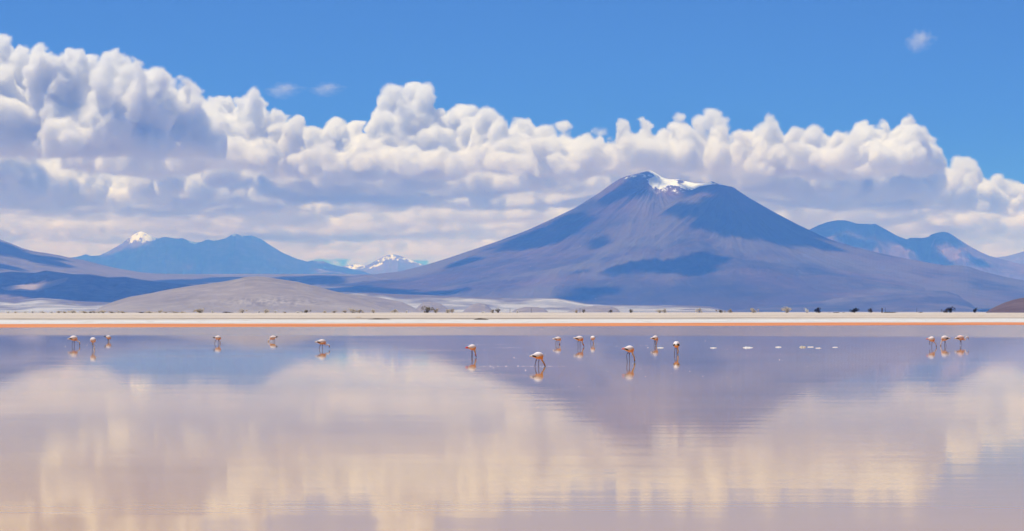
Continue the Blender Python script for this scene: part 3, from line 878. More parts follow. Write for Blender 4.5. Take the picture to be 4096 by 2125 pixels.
def zoomed(pts, ox, oy, s):
    return [(ox + x / s, oy + y / s) for x, y in pts]
v = lambda pts: zoomed(pts, 1400, 660, 1.2267)
vol_polys = [v(p) for p in (
    [(1230, 182), (1266, 140), (1316, 108), (1366, 80), (1412, 60), (1465, 50), (1490, 66), (1440, 100), (1445, 140), (1400, 160), (1380, 145), (1330, 165), (1280, 180)],
    [(675, 413), (765, 374), (865, 337), (970, 304), (1038, 265), (1068, 250), (1130, 245), (1150, 265), (1185, 268), (1140, 300), (1080, 340), (1000, 375), (950, 395), (860, 410), (780, 415), (720, 425), (790, 372)],
    [(1530, 245), (1600, 210), (1690, 215), (1730, 205), (1760, 170), (1830, 165), (1800, 130), (1700, 125), (1690, 160), (1640, 150), (1700, 110), (1760, 95), (1890, 95), (1950, 130), (2050, 190), (2150, 245), (2260, 300), (2380, 355), (2300, 345), (2200, 320), (2140, 308), (2080, 312), (2000, 340), (1960, 360), (1900, 345), (1800, 335), (1740, 310), (1680, 290), (1740, 255), (1700, 240), (1600, 240)],
    [(2020, 350), (2080, 325), (2150, 320), (2250, 355), (2350, 395), (2425, 424), (2350, 415), (2250, 395), (2180, 385), (2100, 380), (2050, 365)],
    [(1240, 532), (1300, 500), (1400, 475), (1440, 470), (1480, 478), (1590, 480), (1680, 445), (1740, 435), (1770, 455), (1820, 462), (1815, 480), (1770, 490), (1790, 515), (1760, 525), (1700, 515), (1690, 540), (1640, 535), (1650, 515), (1530, 525), (1480, 510), (1330, 530)],
    [(500, 495), (530, 468), (580, 456), (635, 462), (600, 480), (560, 495), (520, 505)],
    [(1080, 615), (1180, 603), (1290, 613), (1280, 627), (1180, 632)],
    [(1030, 657), (1100, 645), (1180, 637), (1215, 648), (1150, 662)],
    [(1090, 537), (1120, 522), (1150, 528), (1120, 545)],
    [(1185, 405), (1205, 378), (1228, 390), (1215, 408)],
    [(1365, 150), (1400, 120), (1445, 122), (1440, 152), (1380, 165)],
    [(0, 598), (120, 606), (250, 618), (420, 628), (580, 628), (450, 640), (250, 634), (0, 624)])]
shadow_cloud(['volcano'], vol_polys, [v([(948, 325), (985, 290), (1030, 300), (1010, 335), (975, 340)])], -5000, 3800, 20000, 31600, 3550.0, 60, 41)
# for the slope, ridge and pans on the left
u = lambda pts: zoomed(pts, 0, 900, 1.431)
left_polys = [u(p) for p in (
    [(-200, 80), (0, 96), (60, 118), (150, 160), (260, 185), (380, 215), (365, 232), (260, 222), (120, 185), (0, 165), (-200, 150)],
    [(620, 230), (740, 222), (820, 235), (900, 250), (1000, 262), (1200, 283), (1050, 285), (860, 268), (700, 250)],
    [(-200, 225), (0, 228), (100, 240), (60, 256), (-200, 250)],
    [(1000, 318), (1250, 308), (1400, 296), (1390, 325), (1200, 335), (1050, 345), (900, 335)],
    [(1560, 305), (1800, 285), (1880, 280), (1960, 318), (1700, 325)],
    [(1830, 360), (1990, 355), (2080, 375), (1990, 390), (1900, 385)])]
shadow_cloud(['plain', 'knoll'], left_polys, [], -7000, 300, 20000, 31200, 3500.0, 70, 42)
ridge_poly = u([(-200, 250), (0, 262), (60, 250), (265, 240), (600, 280), (900, 310), (1120, 335), (1120, 350), (900, 385), (700, 425), (600, 450), (420, 432), (250, 432), (180, 415), (60, 395), (0, 385), (-200, 380)])
lit = [u([(10, 362), (60, 350), (200, 338), (300, 312), (400, 300), (375, 322), (300, 345), (230, 372), (190, 388), (120, 375), (40, 378)]), u([(480, 330), (520, 328), (530, 340), (490, 340)]),
       u([(780, 385), (830, 375), (900, 378), (840, 395), (790, 400)])]
shadow_cloud(['ridge'], [ridge_poly], lit, -5600, -500, 18500, 25400, 2900.0, 60, 43)
far_poly = [u([(380, 200), (560, 170), (640, 178), (715, 152), (800, 142), (850, 122), (930, 50), (1050, 60), (1090, 98), (1190, 70), (1300, 60), (1440, 50), (1520, 80), (1700, 190), (1820, 215), (1800, 290), (380, 290)])]
shadow_cloud(['far_left'], far_poly, [u([(1000, 250), (1100, 215), (1140, 245), (1050, 262)])], -11500, -1500, 51000, 62200, 6650.0, 65, 44, 130.0)
w3 = lambda pts: zoomed(pts, 3000, 860, 2.35)
right_polys = [w3(p) for p in ([(560, 140), (650, 80), (880, 30), (1000, 70), (1180, 70), (1300, 140), (1480, 240), (1600, 330), (1550, 350), (1400, 260), (1250, 190), (1050, 180), (880, 120), (740, 200)],
                               [(820, 180), (950, 220), (1100, 260), (1200, 330), (1000, 290), (800, 220)],
                               [(1480, 220), (1700, 170), (1850, 160), (2000, 240), (1880, 220), (1760, 250), (1690, 310), (1750, 380), (1850, 420), (1880, 470), (1700, 440), (1560, 340)],
                               [(2050, 430), (2240, 430), (2150, 475)])]
shadow_cloud(['right'], right_polys, [], 1800, 7200, 36000, 45000, 4900.0, 70, 45)

# heaps in front of and below the main row, breaking its base
near_heaps = [(x, 50500 + rng.uniform(-900, 900), rng.uniform(350, 900), rng.uniform(250, 560), BASE + rng.normal() * 90)
              for x in (420, 640, 900, 1010, 1250, 1560, 1690, 1960, 2200, 2330, 2620, 2900, 3010, 3300, 3480, 3600)]
scatter('clouds', 49800, 51600, near_heaps, 29, 51, 250, 3850, 1000, 1.1, 60.0)

# ------------------------------------------------------------------ flamingos
M_leg = None
def feather_mat(name, use_attr=True, col=(0.8, 0.7, 0.65)):
    m = bpy.data.materials.new(name)
    N = Nodes(m)
    n = N.noise(N.pos((1, 1, 1), obj=True), 26.0, 4, 0.6)
    if use_attr:
        a = N.n('ShaderNodeAttribute', attribute_name='plumage')
        c = a.outputs['Color']
    else:
        c = N.n('ShaderNodeRGB').outputs[0]
        c.default_value = (*col, 1)
    c = N.mix(N.map(n, 0.3, 0.75, 0.0, 0.22), c, (0.5, 0.5, 0.5), 'MULTIPLY')
    N.bsdf(c, 0.75, 0.2, N.bump(n, 0.006, 0.5))
    return m
M_plum = feather_mat('flamingo_plumage')
M_wing = {'white': feather_mat('wing_white', False, (0.92, 0.81, 0.76)), 'pink': feather_mat('wing_pink', False, (0.90, 0.62, 0.56)), 'pale': feather_mat('wing_pale', False, (0.93, 0.85, 0.81))}
M_black = plain('flight_feather_black', (0.012, 0.011, 0.012), 0.6)
M_tail = {'white': feather_mat('tail_white', False, (0.86, 0.80, 0.76)), 'red': feather_mat('tail_red', False, (0.75, 0.07, 0.045)), 'pink': feather_mat('tail_pink', False, (0.82, 0.30, 0.26)), 'black': M_black}
M_bill = plain('bill_yellow', (0.55, 0.33, 0.06), 0.4)
M_billred = plain('bill_red', (0.42, 0.07, 0.06), 0.4)
M_eye = plain('eye_dark', (0.02, 0.008, 0.006), 0.2)

def tube(P, Rr, seg=9, cap=True):
    P = np.array(P, float); n = len(P)
    V, Fc = [], []
    T = np.gradient(P, axis=0)
    T /= np.linalg.norm(T, axis=1, keepdims=True) + 1e-9
    up = np.array([0.0, 1.0, 0.0])
    for i in range(n):
        a = np.cross(T[i], up)
        if np.linalg.norm(a) < 0.2:
            a = np.cross(T[i], np.array([1.0, 0, 0]))
        a /= np.linalg.norm(a); b = np.cross(a, T[i])
        for k in range(seg):
            t = 2 * math.pi * k / seg
            V.append(P[i] + Rr[i] * (math.cos(t) * a + math.sin(t) * b))
    for i in range(n - 1):
        for k in range(seg):
            k2 = (k + 1) % seg
            Fc.append((i * seg + k, i * seg + k2, (i + 1) * seg + k2, (i + 1) * seg + k))
    if cap:
        Fc.append(tuple(range(seg))[::-1]); Fc.append(tuple((n - 1) * seg + k for k in range(seg)))
    return V, Fc

def smooth_line(P, n):
    """Catmull-Rom through P"""
    P = np.array(P, float)
    Q = np.vstack([2 * P[0] - P[1], P, 2 * P[-1] - P[-2]])
    out = []
    for i in range(1, len(Q) - 2):
        for t in np.linspace(0, 1, n, endpoint=False):
            a, b, c, d = Q[i - 1], Q[i], Q[i + 1], Q[i + 2]
            out.append(0.5 * (2 * b + (c - a) * t + (2 * a - 5 * b + 4 * c - d) * t ** 2 + (3 * b - a - 3 * c + d) * t ** 3))
    out.append(P[-1])
    return np.array(out)

ST = np.array([-0.5, -0.42, -0.3, -0.15, 0.0, 0.14, 0.27, 0.37, 0.45, 0.5])
SR = np.array([0.03, 0.12, 0.24, 0.37, 0.46, 0.49, 0.46, 0.38, 0.24, 0.05])
SZ = np.array([0.0, 0.0, 0.02, 0.02, 0.01, 0.0, 0.0, -0.02, -0.05, -0.07])

def poly_dist(V, P):
    d = np.full(len(V), 1e9); arg = np.zeros(len(V))
    L = 0.0
    seg = np.linalg.norm(np.diff(P, axis=0), axis=1); tot = seg.sum() + 1e-9
    for i in range(len(P) - 1):
        ab = P[i + 1] - P[i]
        t = np.clip(((V - P[i]) @ ab) / (ab @ ab + 1e-12), 0, 1)
        q = np.linalg.norm(V - P[i] - t[:, None] * ab, axis=1)
        m = q < d
        d[m] = q[m]; arg[m] = (L + t[m] * seg[i]) / tot
        L += seg[i]
    return d, arg

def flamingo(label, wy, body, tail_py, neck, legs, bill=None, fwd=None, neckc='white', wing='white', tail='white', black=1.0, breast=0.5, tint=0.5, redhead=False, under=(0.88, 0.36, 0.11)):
    """body = (tail px, chest px, top py, bottom py); neck and legs are traced polylines (px, py[, depth m])"""
    tpx, cpx, top, bot = body
    Y = CH * F / (wy - HZ); m = Y / F
    cx = (tpx + cpx) / 2
    side = fwd is None
    sgn = 1 if cpx > tpx else -1
    H = (bot - top) * m
    zc = (wy - (top + bot) / 2) * m
    if side:
        yaw = random.uniform(-0.18, 0.18)
        f = np.array([sgn * math.cos(yaw), math.sin(yaw), 0]); Ln = abs(cpx - tpx) * m / math.cos(yaw); W = H * 0.92
    else:
        f = np.array([fwd[0], fwd[1], 0.0]); f /= np.linalg.norm(f); Ln = 0.70 * (m / 0.0196) ** 0.5; W = abs(cpx - tpx) * m * 0.96
    lat = np.array([-f[1], f[0], 0.0]); upv = np.array([0, 0, 1.0])
    tz = (wy - tail_py) * m - zc
    c0 = np.array([0, 0, zc])
    def L3(p):
        return np.array([(p[0] - cx) * m, p[2] if len(p) > 2 else 0.0, (wy - p[1]) * m])
    def axis(t):
        b = np.clip((-t - 0.05) / 0.45, 0, 1) ** 1.6
        return c0 + f * (t * Ln) + upv * (np.interp(t, ST, SZ) * H + b * tz)
    def surf(t, phi, k=1.0):
        r = np.interp(t, ST, SR)
        return axis(t) + lat * (math.cos(phi) * r * W * k) + upv * (math.sin(phi) * r * H * 1.02 * k)
    V, Fc = [], []
    def addm(v, fc):
        o = len(V); V.extend(v); Fc.extend([tuple(i + o for i in q) for q in fc])
    nseg = 20; tt = np.linspace(-0.5, 0.5, 26)
    bv = [surf(t, 2 * math.pi * k / nseg) for t in tt for k in range(nseg)]
    bf = [(i * nseg + k, i * nseg + (k + 1) % nseg, (i + 1) * nseg + (k + 1) % nseg, (i + 1) * nseg + k) for i in range(25) for k in range(nseg)]
    bf += [tuple(range(nseg))[::-1], tuple(25 * nseg + k for k in range(nseg))]
    addm(bv, bf)
    root = surf(0.34, -math.pi / 2, 0.35)
    NP = smooth_line([root] + [L3(p) for p in neck], 6)
    u = np.linspace(0, 1, len(NP))
    NR = np.interp(u, [0, 0.15, 0.35, 0.8, 0.9, 1.0], [0.085, 0.062, 0.043, 0.036, 0.050, 0.042])
    addm(*tube(NP, NR, 10))
    LP = []
    for side_k, lg in zip((1, -1), legs):
        pts = [L3(p) for p in lg]
        off = lat * (0.055 * side_k) if side else np.zeros(3)
        pts = [p + off for p in pts]
        hip = pts[0] + upv * 0.10
        foot = pts[-1]
        if foot[2] < 0.06:
            pts[-1] = np.array([foot[0], foot[1], -0.16])
        P = np.array([hip] + pts)
        P2 = smooth_line(P, 4)
        LP.append(P2)
        rr = np.interp(np.linspace(0, 1, len(P2)), [0, 0.15, 0.4, 0.5, 0.6, 1.0], [0.050, 0.027, 0.018, 0.024, 0.017, 0.017])
        addm(*tube(P2, rr, 8))
    me0 = bpy.data.meshes.new('tmp')
    me0.from_pydata([tuple(v) for v in V], [], Fc)
    bm = bmesh.new(); bm.from_mesh(me0); bmesh.ops.recalc_face_normals(bm, faces=bm.faces); bm.to_mesh(me0); bm.free()
    tmp = bpy.data.objects.new('tmp', me0); COL.objects.link(tmp)
    md = tmp.modifiers.new('r', 'REMESH'); md.mode = 'VOXEL'; md.voxel_size = 0.0135
    sm = tmp.modifiers.new('s', 'SMOOTH'); sm.factor = 0.4; sm.iterations = 1
    dg = bpy.context.evaluated_depsgraph_get()
    me = bpy.data.meshes.new_from_object(tmp.evaluated_get(dg))
    bpy.data.objects.remove(tmp); bpy.data.meshes.remove(me0)
    me.name = 'flamingo'
    n = len(me.vertices)
    co = np.empty(n * 3, np.float32); me.vertices.foreach_get('co', co); co = co.reshape(-1, 3).astype(float)
    me.polygons.foreach_set('use_smooth', np.ones(len(me.polygons), bool))
    # plumage: pale back, peach flanks and breast with the lake's warm bounce painted in, dark legs, neck and head by bird
    dn, un = poly_dist(co, NP)
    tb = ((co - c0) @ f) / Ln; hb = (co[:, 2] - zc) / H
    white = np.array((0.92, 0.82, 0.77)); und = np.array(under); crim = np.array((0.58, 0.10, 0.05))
    peach_bounce = np.clip((0.22 - hb + 0.25 * (tb - 0.1)) / 0.45, 0, 1)[:, None] * min(1.0, tint * 1.2)
    c = white * (1 - peach_bounce) + und * peach_bounce
    cr = (np.exp(-((tb - 0.30) / 0.10) ** 2 - ((hb + 0.30) / 0.15) ** 2) * breast)[:, None]
    c = c * (1 - cr) + crim * cr
    necks = {'white': (0.88, 0.82, 0.79), 'orange': (0.82, 0.45, 0.20), 'peach': (0.82, 0.58, 0.38)}
    nc = np.array(necks[neckc])
    hd = np.array((0.75, 0.24, 0.24)) if redhead else nc
    nk = ((dn < 0.058) & (un > 0.16))
    mixn = np.clip((un - 0.8) / 0.08, 0, 1)[:, None]
    c = np.where(nk[:, None], nc * (1 - mixn) + hd * mixn, c)
    for P2 in LP:
        dl, ul = poly_dist(co, P2)
        lk = (dl < 0.034) & (ul > 0.16)
        c = np.where(lk[:, None], np.where(((ul > 0.85) | (np.abs(ul - 0.5) < 0.05))[:, None], (0.13, 0.035, 0.03), (0.045, 0.028, 0.03)), c)
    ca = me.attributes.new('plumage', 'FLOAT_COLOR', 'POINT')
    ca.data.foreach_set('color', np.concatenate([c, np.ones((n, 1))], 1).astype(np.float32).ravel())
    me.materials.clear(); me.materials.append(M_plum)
    o = new_obj('flamingo', me, loc=(px_x(cx, Y), Y, 0))
    tag(o, label, 'flamingo', 'flamingos wading in the lake')
    # folded wings, black flight feathers, tail
    for sd in (1, -1):
        ts = np.linspace(-0.47, 0.33, 20); ph = 12
        wv, wf = [], []
        for k in (1.10, 1.02):
            for t in ts:
                q = (t + 0.47) / 0.80
                lo = math.radians(np.interp(q, [0, 0.25, 0.7, 1], [12, -8, -22, 8])); hi = math.radians(np.interp(q, [0, 0.5, 1], [40, 84, 62]))
                for j in range(ph):
                    a = lo + (hi - lo) * j / (ph - 1)
                    a = a if sd == 1 else math.pi - a
                    scal = 1 + 0.012 * math.sin(t * 95 + j * 1.1)
                    edge = 0.06 * math.sin(math.pi * q) ** 0.5
                    wv.append(surf(t, a, (1.03 + edge * (k - 1.02) / 0.08) * scal if k > 1.05 else 0.99))
        nt = len(ts)
        for l in (0, 1):
            for i in range(nt - 1):
                for j in range(ph - 1):
                    b = l * nt * ph + i * ph + j
                    wf.append((b, b + 1, b + ph + 1, b + ph))
        for i in range(nt - 1):
            for j in (0, ph - 1):
                b = i * ph + j
                wf.append((b, b + ph, b + ph + nt * ph, b + nt * ph))
        for j in range(ph - 1):
            for i in (0, nt - 1):
                b = i * ph + j
                wf.append((b, b + 1, b + 1 + nt * ph, b + nt * ph))
        wm = mesh_np('wing', wv, wf, [M_wing[wing]])
        new_obj('wing', wm, o)
        if black > 0:
            bv, bf = [], []
            t0 = -0.57; ts2 = np.linspace(t0, min(0.05, t0 + 0.52 * black), 9)
            for t in ts2:
                q = (t - t0) / (ts2[-1] - t0)
                tcl = max(t, -0.5)
                lo = math.radians(-34 + 8 * q); hi = math.radians(np.interp(q, [0, 0.4, 1], [26, 22, -16]))
                for k in (1.19, 0.97):
                    for a in (lo, (lo + hi) / 2, hi):
                        aa = a if sd == 1 else math.pi - a
                        p = surf(max(t, -0.44), aa, k) + f * (min(0, t + 0.44) * Ln)
                        bv.append(p)
            for i in range(len(ts2) - 1):
                b = i * 6; e = b + 6
                for x, y in ((0, 1), (1, 2), (2, 5), (5, 4), (4, 3), (3, 0)):
                    bf.append((b + x, b + y, e + y, e + x))
            bf += [(0, 3, 4, 1), (1, 4, 5, 2)]; e = (len(ts2) - 1) * 6
            bf += [(e, e + 1, e + 4, e + 3), (e + 1, e + 2, e + 5, e + 4)]
            new_obj('flight_feathers', mesh_np('flight_feathers', bv, bf, [M_black]), o)
    tp = [axis(-0.40), axis(-0.5), axis(-0.5) - f * 0.05 + upv * -0.012, axis(-0.5) - f * 0.10 + upv * -0.02]
    tv, tf = tube(tp, [0.07, 0.05, 0.036, 0.012], 9)
    tmesh = bpy.data.meshes.new('tail'); tmesh.from_pydata([tuple(v) for v in tv], [], tf); tmesh.materials.append(M_tail[tail])
    new_obj('tail', tmesh, o)
    # bill, bent downwards in the middle
    h0 = NP[-1]
    hd_dir = NP[-1] - NP[-4]; hd_dir /= np.linalg.norm(hd_dir) + 1e-9
    if bill is None:
        b1 = h0 + hd_dir * 0.07; b2 = h0 + hd_dir * 0.11 - f * 0.03
    else:
        b2 = L3(bill); b1 = (h0 + b2) / 2 + f * 0.02
    bp = smooth_line([h0, b1, b2], 4)
    bvv, bff = tube(bp, np.interp(np.linspace(0, 1, len(bp)), [0, 0.5, 1], [0.036, 0.03, 0.012]), 8)
    bme = bpy.data.meshes.new('bill'); bme.from_pydata([tuple(v) for v in bvv], [], bff)
    bme.materials.append(M_billred if redhead else M_bill); bme.materials.append(M_black)
    for pl in bme.polygons:
        pl.material_index = 1 if pl.center[2] < (h0[2] * 0.45 + b2[2] * 0.55) else 0
    bo = new_obj('bill', bme, o)
    for sd in (1, -1):
        ec = NP[-2] + lat * sd * 0.040 + hd_dir * 0.01
        bm = bmesh.new(); bmesh.ops.create_icosphere(bm, subdivisions=1, radius=0.010)
        for v_ in bm.verts:
            v_.co = v_.co + Vector(ec)
        em = bpy.data.meshes.new('eye'); bm.to_mesh(em); bm.free(); em.materials.append(M_eye)
        new_obj('eye', em, o)
    return o

random.seed(5)
flamingo('flamingo with black wing tip walking right, head low, leftmost bird of all', 1384, (274, 310, 1343, 1364), 1355.5, [(312, 1365.5), (316, 1366), (318.5, 1370)],
         [[(293, 1363), (289, 1374), (288, 1384)], [(298, 1363), (298, 1374), (298, 1384)]], bill=(317.5, 1383), breast=0.6)
flamingo('white flamingo facing the camera with long white neck straight down into the water', 1396.5, (360, 383, 1350, 1372), 1361, [(374, 1374, -0.24), (377, 1380, -0.30), (380.3, 1386, -0.34), (379, 1395, -0.36)],
         [[(369, 1370), (369, 1384), (369, 1396.5)], [(373, 1370, 0.1), (374, 1384, 0.1), (374, 1396.5, 0.1)]], fwd=(0.3, -0.95), black=0, breast=0.5, tint=0.35, wing='pale')
flamingo('small flamingo with white neck in the water, smallest and rightmost of the far left trio', 1366.5, (420, 444, 1342, 1358), 1345.5, [(437, 1359, -0.1), (437.6, 1362, -0.12), (437, 1366, -0.12)],
         [[(432, 1357), (431.5, 1361), (431, 1366.5)], [(434, 1357), (433.5, 1361), (433, 1366.5)]], black=0.6, tail='black', breast=0.9, tint=0.6)
flamingo('lone striding flamingo with white neck down beside its front leg, left of the hook-necked bird', 1375.6, (856, 884.6, 1343, 1360.5), 1350.5, [(878, 1358), (877.5, 1364.5), (880.5, 1370), (880, 1375)],
         [[(865, 1360), (859.5, 1368.5), (859, 1375.6)], [(874.5, 1360), (873.6, 1368), (873, 1375.6)]], black=0.5, tail='black', breast=0.9, tint=0.7)
flamingo('small flamingo facing left with its white neck bent in a hook to the water', 1367.5, (1107.6, 1079.4, 1343, 1359.5), 1347.5, [(1080, 1359.5), (1077, 1359), (1073.5, 1361.5), (1074.5, 1366.5)],
         [[(1093, 1359), (1093, 1363), (1093, 1367.5)], [(1097.5, 1359), (1098.5, 1363), (1096.5, 1367.5)]], black=0.5, tail='black', breast=0.5, tint=0.55)
flamingo('flamingo walking right with curved white neck and head held just above the water', 1397, (1264, 1304.5, 1358, 1378.6), 1367.5, [(1303.5, 1380), (1308, 1379.6), (1312.5, 1378), (1317, 1382)],
         [[(1284, 1378), (1279, 1386), (1275.6, 1397)], [(1290, 1378), (1289.6, 1386), (1290.7, 1397)]], bill=(1316, 1392.5), breast=0.7, tint=0.6)
flamingo('flamingo with bright red tail and pink head dipped at the water', 1430.7, (1867, 1904.6, 1378.4, 1402), 1391, [(1898, 1402), (1900.7, 1410.6), (1902.3, 1416), (1902.8, 1421.5)],
         [[(1889, 1401), (1888, 1412), (1886, 1430.7)], [(1887.5, 1401), (1888.5, 1412), (1889.6, 1430.7)]], bill=(1903.9, 1429.5), neckc='peach', tail='red', redhead=True, black=0.6, breast=0.35, tint=0.75)
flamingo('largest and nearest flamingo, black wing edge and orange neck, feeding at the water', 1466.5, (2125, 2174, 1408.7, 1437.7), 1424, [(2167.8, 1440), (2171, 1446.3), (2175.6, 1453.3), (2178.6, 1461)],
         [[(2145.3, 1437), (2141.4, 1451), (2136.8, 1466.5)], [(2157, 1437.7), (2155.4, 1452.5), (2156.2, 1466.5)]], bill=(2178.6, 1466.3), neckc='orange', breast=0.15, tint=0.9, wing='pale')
flamingo('flamingo with black tail tip and pure white neck, leftmost of the middle trio', 1379, (2214, 2245, 1347.5, 1363.3), 1355.5, [(2240.3, 1364), (2240.8, 1367.7), (2238.4, 1373), (2237.4, 1377)],
         [[(2227.7, 1363), (2223.8, 1367.7), (2222.6, 1379)], [(2232, 1363), (2232, 1370), (2231.9, 1379)]], bill=(2240, 1378.5), breast=0.2, tint=0.65, redhead=True)
flamingo('flamingo with peach neck, red breast patch and long black legs, middle of its trio', 1388, (2297, 2333.8, 1344.3, 1364.8), 1352.3, [(2329, 1366.5), (2328.5, 1369), (2331.8, 1375.5), (2334.5, 1382)],
         [[(2316.3, 1364), (2311.9, 1370.6), (2314.3, 1388)], [(2319.9, 1364), (2319.8, 1372), (2320, 1388)]], bill=(2334.5, 1387.5), neckc='peach', breast=1.0, tint=0.75, redhead=True)
flamingo('small round white flamingo facing the camera, rightmost of a trio, neck straight down', 1375.5, (2361.5, 2379.5, 1344, 1361.4), 1352, [(2371.7, 1363, -0.22), (2374.2, 1367.5, -0.27), (2374, 1375, -0.3)],
         [[(2365, 1360), (2363.5, 1367), (2362, 1375.5)], [(2371.5, 1360), (2372, 1367), (2372, 1375.5)]], fwd=(0.2, -0.97), black=0, breast=0.9, tint=0.4, wing='pale')
flamingo('tall flamingo with one bent leg and grey peach neck reaching down to the water', 1449.3, (2493, 2537, 1383, 1409.8), 1395, [(2529.8, 1411), (2533, 1420.5), (2537, 1430.3), (2537.5, 1440)],
         [[(2516.6, 1409), (2507.5, 1419.6), (2510.8, 1449.3)], [(2517, 1409), (2517.2, 1425), (2517.7, 1449.3)]], bill=(2538.3, 1448.5), neckc='peach', tail='pink', breast=0.7, tint=0.7, wing='pale')
flamingo('flamingo with crossed legs and orange neck standing beside a floating white salt crust', 1382.3, (2605, 2633, 1343, 1362), 1353.5, [(2628, 1363), (2626.6, 1370), (2625, 1376), (2624.5, 1381)],
         [[(2620.3, 1361), (2618, 1371), (2615.4, 1382.3)], [(2620.8, 1361), (2621, 1371), (2622, 1382.3)]], neckc='orange', breast=0.8, tint=0.6)
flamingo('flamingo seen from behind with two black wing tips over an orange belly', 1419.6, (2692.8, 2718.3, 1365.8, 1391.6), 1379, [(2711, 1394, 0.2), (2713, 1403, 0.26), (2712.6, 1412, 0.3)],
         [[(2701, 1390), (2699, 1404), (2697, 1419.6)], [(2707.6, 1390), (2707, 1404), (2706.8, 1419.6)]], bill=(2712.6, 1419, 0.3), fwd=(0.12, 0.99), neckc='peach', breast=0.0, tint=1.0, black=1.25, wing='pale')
flamingo('flamingo with pink tail lifting one bent leg, leftmost of the three on the right', 1389.6, (3709, 3739.7, 1346.7, 1367.4), 1355.5, [(3736, 1368.5), (3740.7, 1372.5), (3744, 1378), (3744.8, 1382)],
         [[(3729, 1367), (3727.5, 1378), (3727, 1389.6)], [(3719.5, 1366), (3717, 1376.5), (3722.6, 1378.8)]], bill=(3744.8, 1389), tail='pink', black=0.5, breast=0.9, tint=0.6)
flamingo('white flamingo facing left with long black wing edge, middle of the three on the right', 1384, (3798, 3764.5, 1343, 1364.4), 1352.5, [(3767, 1364), (3766, 1368.4), (3763.2, 1374.5), (3763, 1380)],
         [[(3779, 1363), (3778, 1373), (3777.4, 1384)], [(3779.5, 1363), (3783.6, 1375), (3785.7, 1384)]], black=1.1, breast=0.4, tint=0.5, tail='white')
flamingo('flamingo with raised white S-shaped neck and dark red breast, last bird at right', 1381, (3821, 3857.3, 1341.7, 1361.4), 1353.8, [(3857, 1358.5), (3860.8, 1359.2), (3863, 1355), (3863.6, 1350), (3867, 1347.2), (3872, 1349)],
         [[(3842.2, 1361), (3841, 1370), (3840, 1381)], [(3843, 1361), (3845.2, 1371.5), (3850.2, 1381)]], bill=(3873, 1358.5), breast=1.0, tint=0.55, wing='pink')

# ------------------------------------------------------------------ salt crusts afloat, flecks of foam, mounds on the beach
M_crust = plain('salt_crust', (0.62, 0.62, 0.59), 0.9, 0.2, 0.2, 20)
M_crust2 = plain('grey_salt_crust', (0.45, 0.41, 0.34), 0.9, 0.2, 0.4, 12)
def slab(name, px, py, w, h, mat, label, cat, seed, Y=None, z0=0.0, group=None, peak=1.0):
    Y = Y or CH * F / (py + h / 2 - HZ); m = Y / F
    rx, hz = w * m / 2, h * m * (0.5 if peak == 1 else 1)
    nr, na = 9, 44
    V = []
    for i in range(nr + 1):
        r = i / nr
        for k in range(na):
            a = 2 * math.pi * k / na
            e = 1 + 0.22 * float(n_a.fbm(math.cos(a) * 1.6 + seed * 7, math.sin(a) * 1.6, 4))
            x = rx * r * e * math.cos(a); y = rx * 0.75 * r * e * math.sin(a)
            z = hz * (1 - r ** (3.5 if peak == 1 else 1.6)) * (0.75 + 0.5 * float(n_b.fbm(x / (rx * 0.35) + seed, y / (rx * 0.35), 4))) - (0.03 + 0.05 * (z0 > 0)) * r ** 6
            V.append((x, y, z))
    Fq = [(i * na + k, (i + 1) * na + k, (i + 1) * na + (k + 1) % na, i * na + (k + 1) % na) for i in range(nr) for k in range(na)]
    o = new_obj(name, mesh_np(name, V, Fq, [mat]), loc=(px_x(px, Y), Y, z0))
    tag(o, label, cat, group)
    return o
G = 'salt crusts afloat on the lake'
slab('salt_crust', 2642, 1389, 32, 6, M_crust, 'bumpy white salt crust floating right beside the crossed-leg flamingo', 'salt crust', 1, group=G)
slab('salt_crust', 2591, 1390, 8, 2.6, M_crust, 'tiny white salt crust left of the crossed-leg flamingo', 'salt crust', 2, group=G)
slab('salt_crust', 2853, 1390, 32, 5, M_crust, 'ragged white salt crust alone right of the flamingo seen from behind', 'salt crust', 3, group=G)
slab('salt_crust', 2991, 1387.5, 44, 8, M_crust, 'widest white salt crust, with a thin tail on its left end', 'salt crust', 4, group=G)
slab('salt_crust', 3114, 1386.5, 27, 6, M_crust, 'neat oval white salt crust between the widest one and the grey one', 'salt crust', 5, group=G)
slab('salt_crust', 3212, 1384.5, 31, 10, M_crust2, 'lumpy grey-brown salt crust, the only dark one of the row', 'salt crust', 6, group=G)
slab('salt_crust', 3242, 1386.5, 28, 5, M_crust, 'thin white salt crust touching the right side of the grey one', 'salt crust', 7, group=G)
slab('salt_crust', 3273, 1391, 28, 4.5, M_crust, 'low white salt crust lying slightly nearer than the rest of the row', 'salt crust', 8, group=G)
slab('salt_crust', 3340, 1388, 26, 4, M_crust, 'thin flat white salt crust, last at the right end of the row', 'salt crust', 9, group=G)

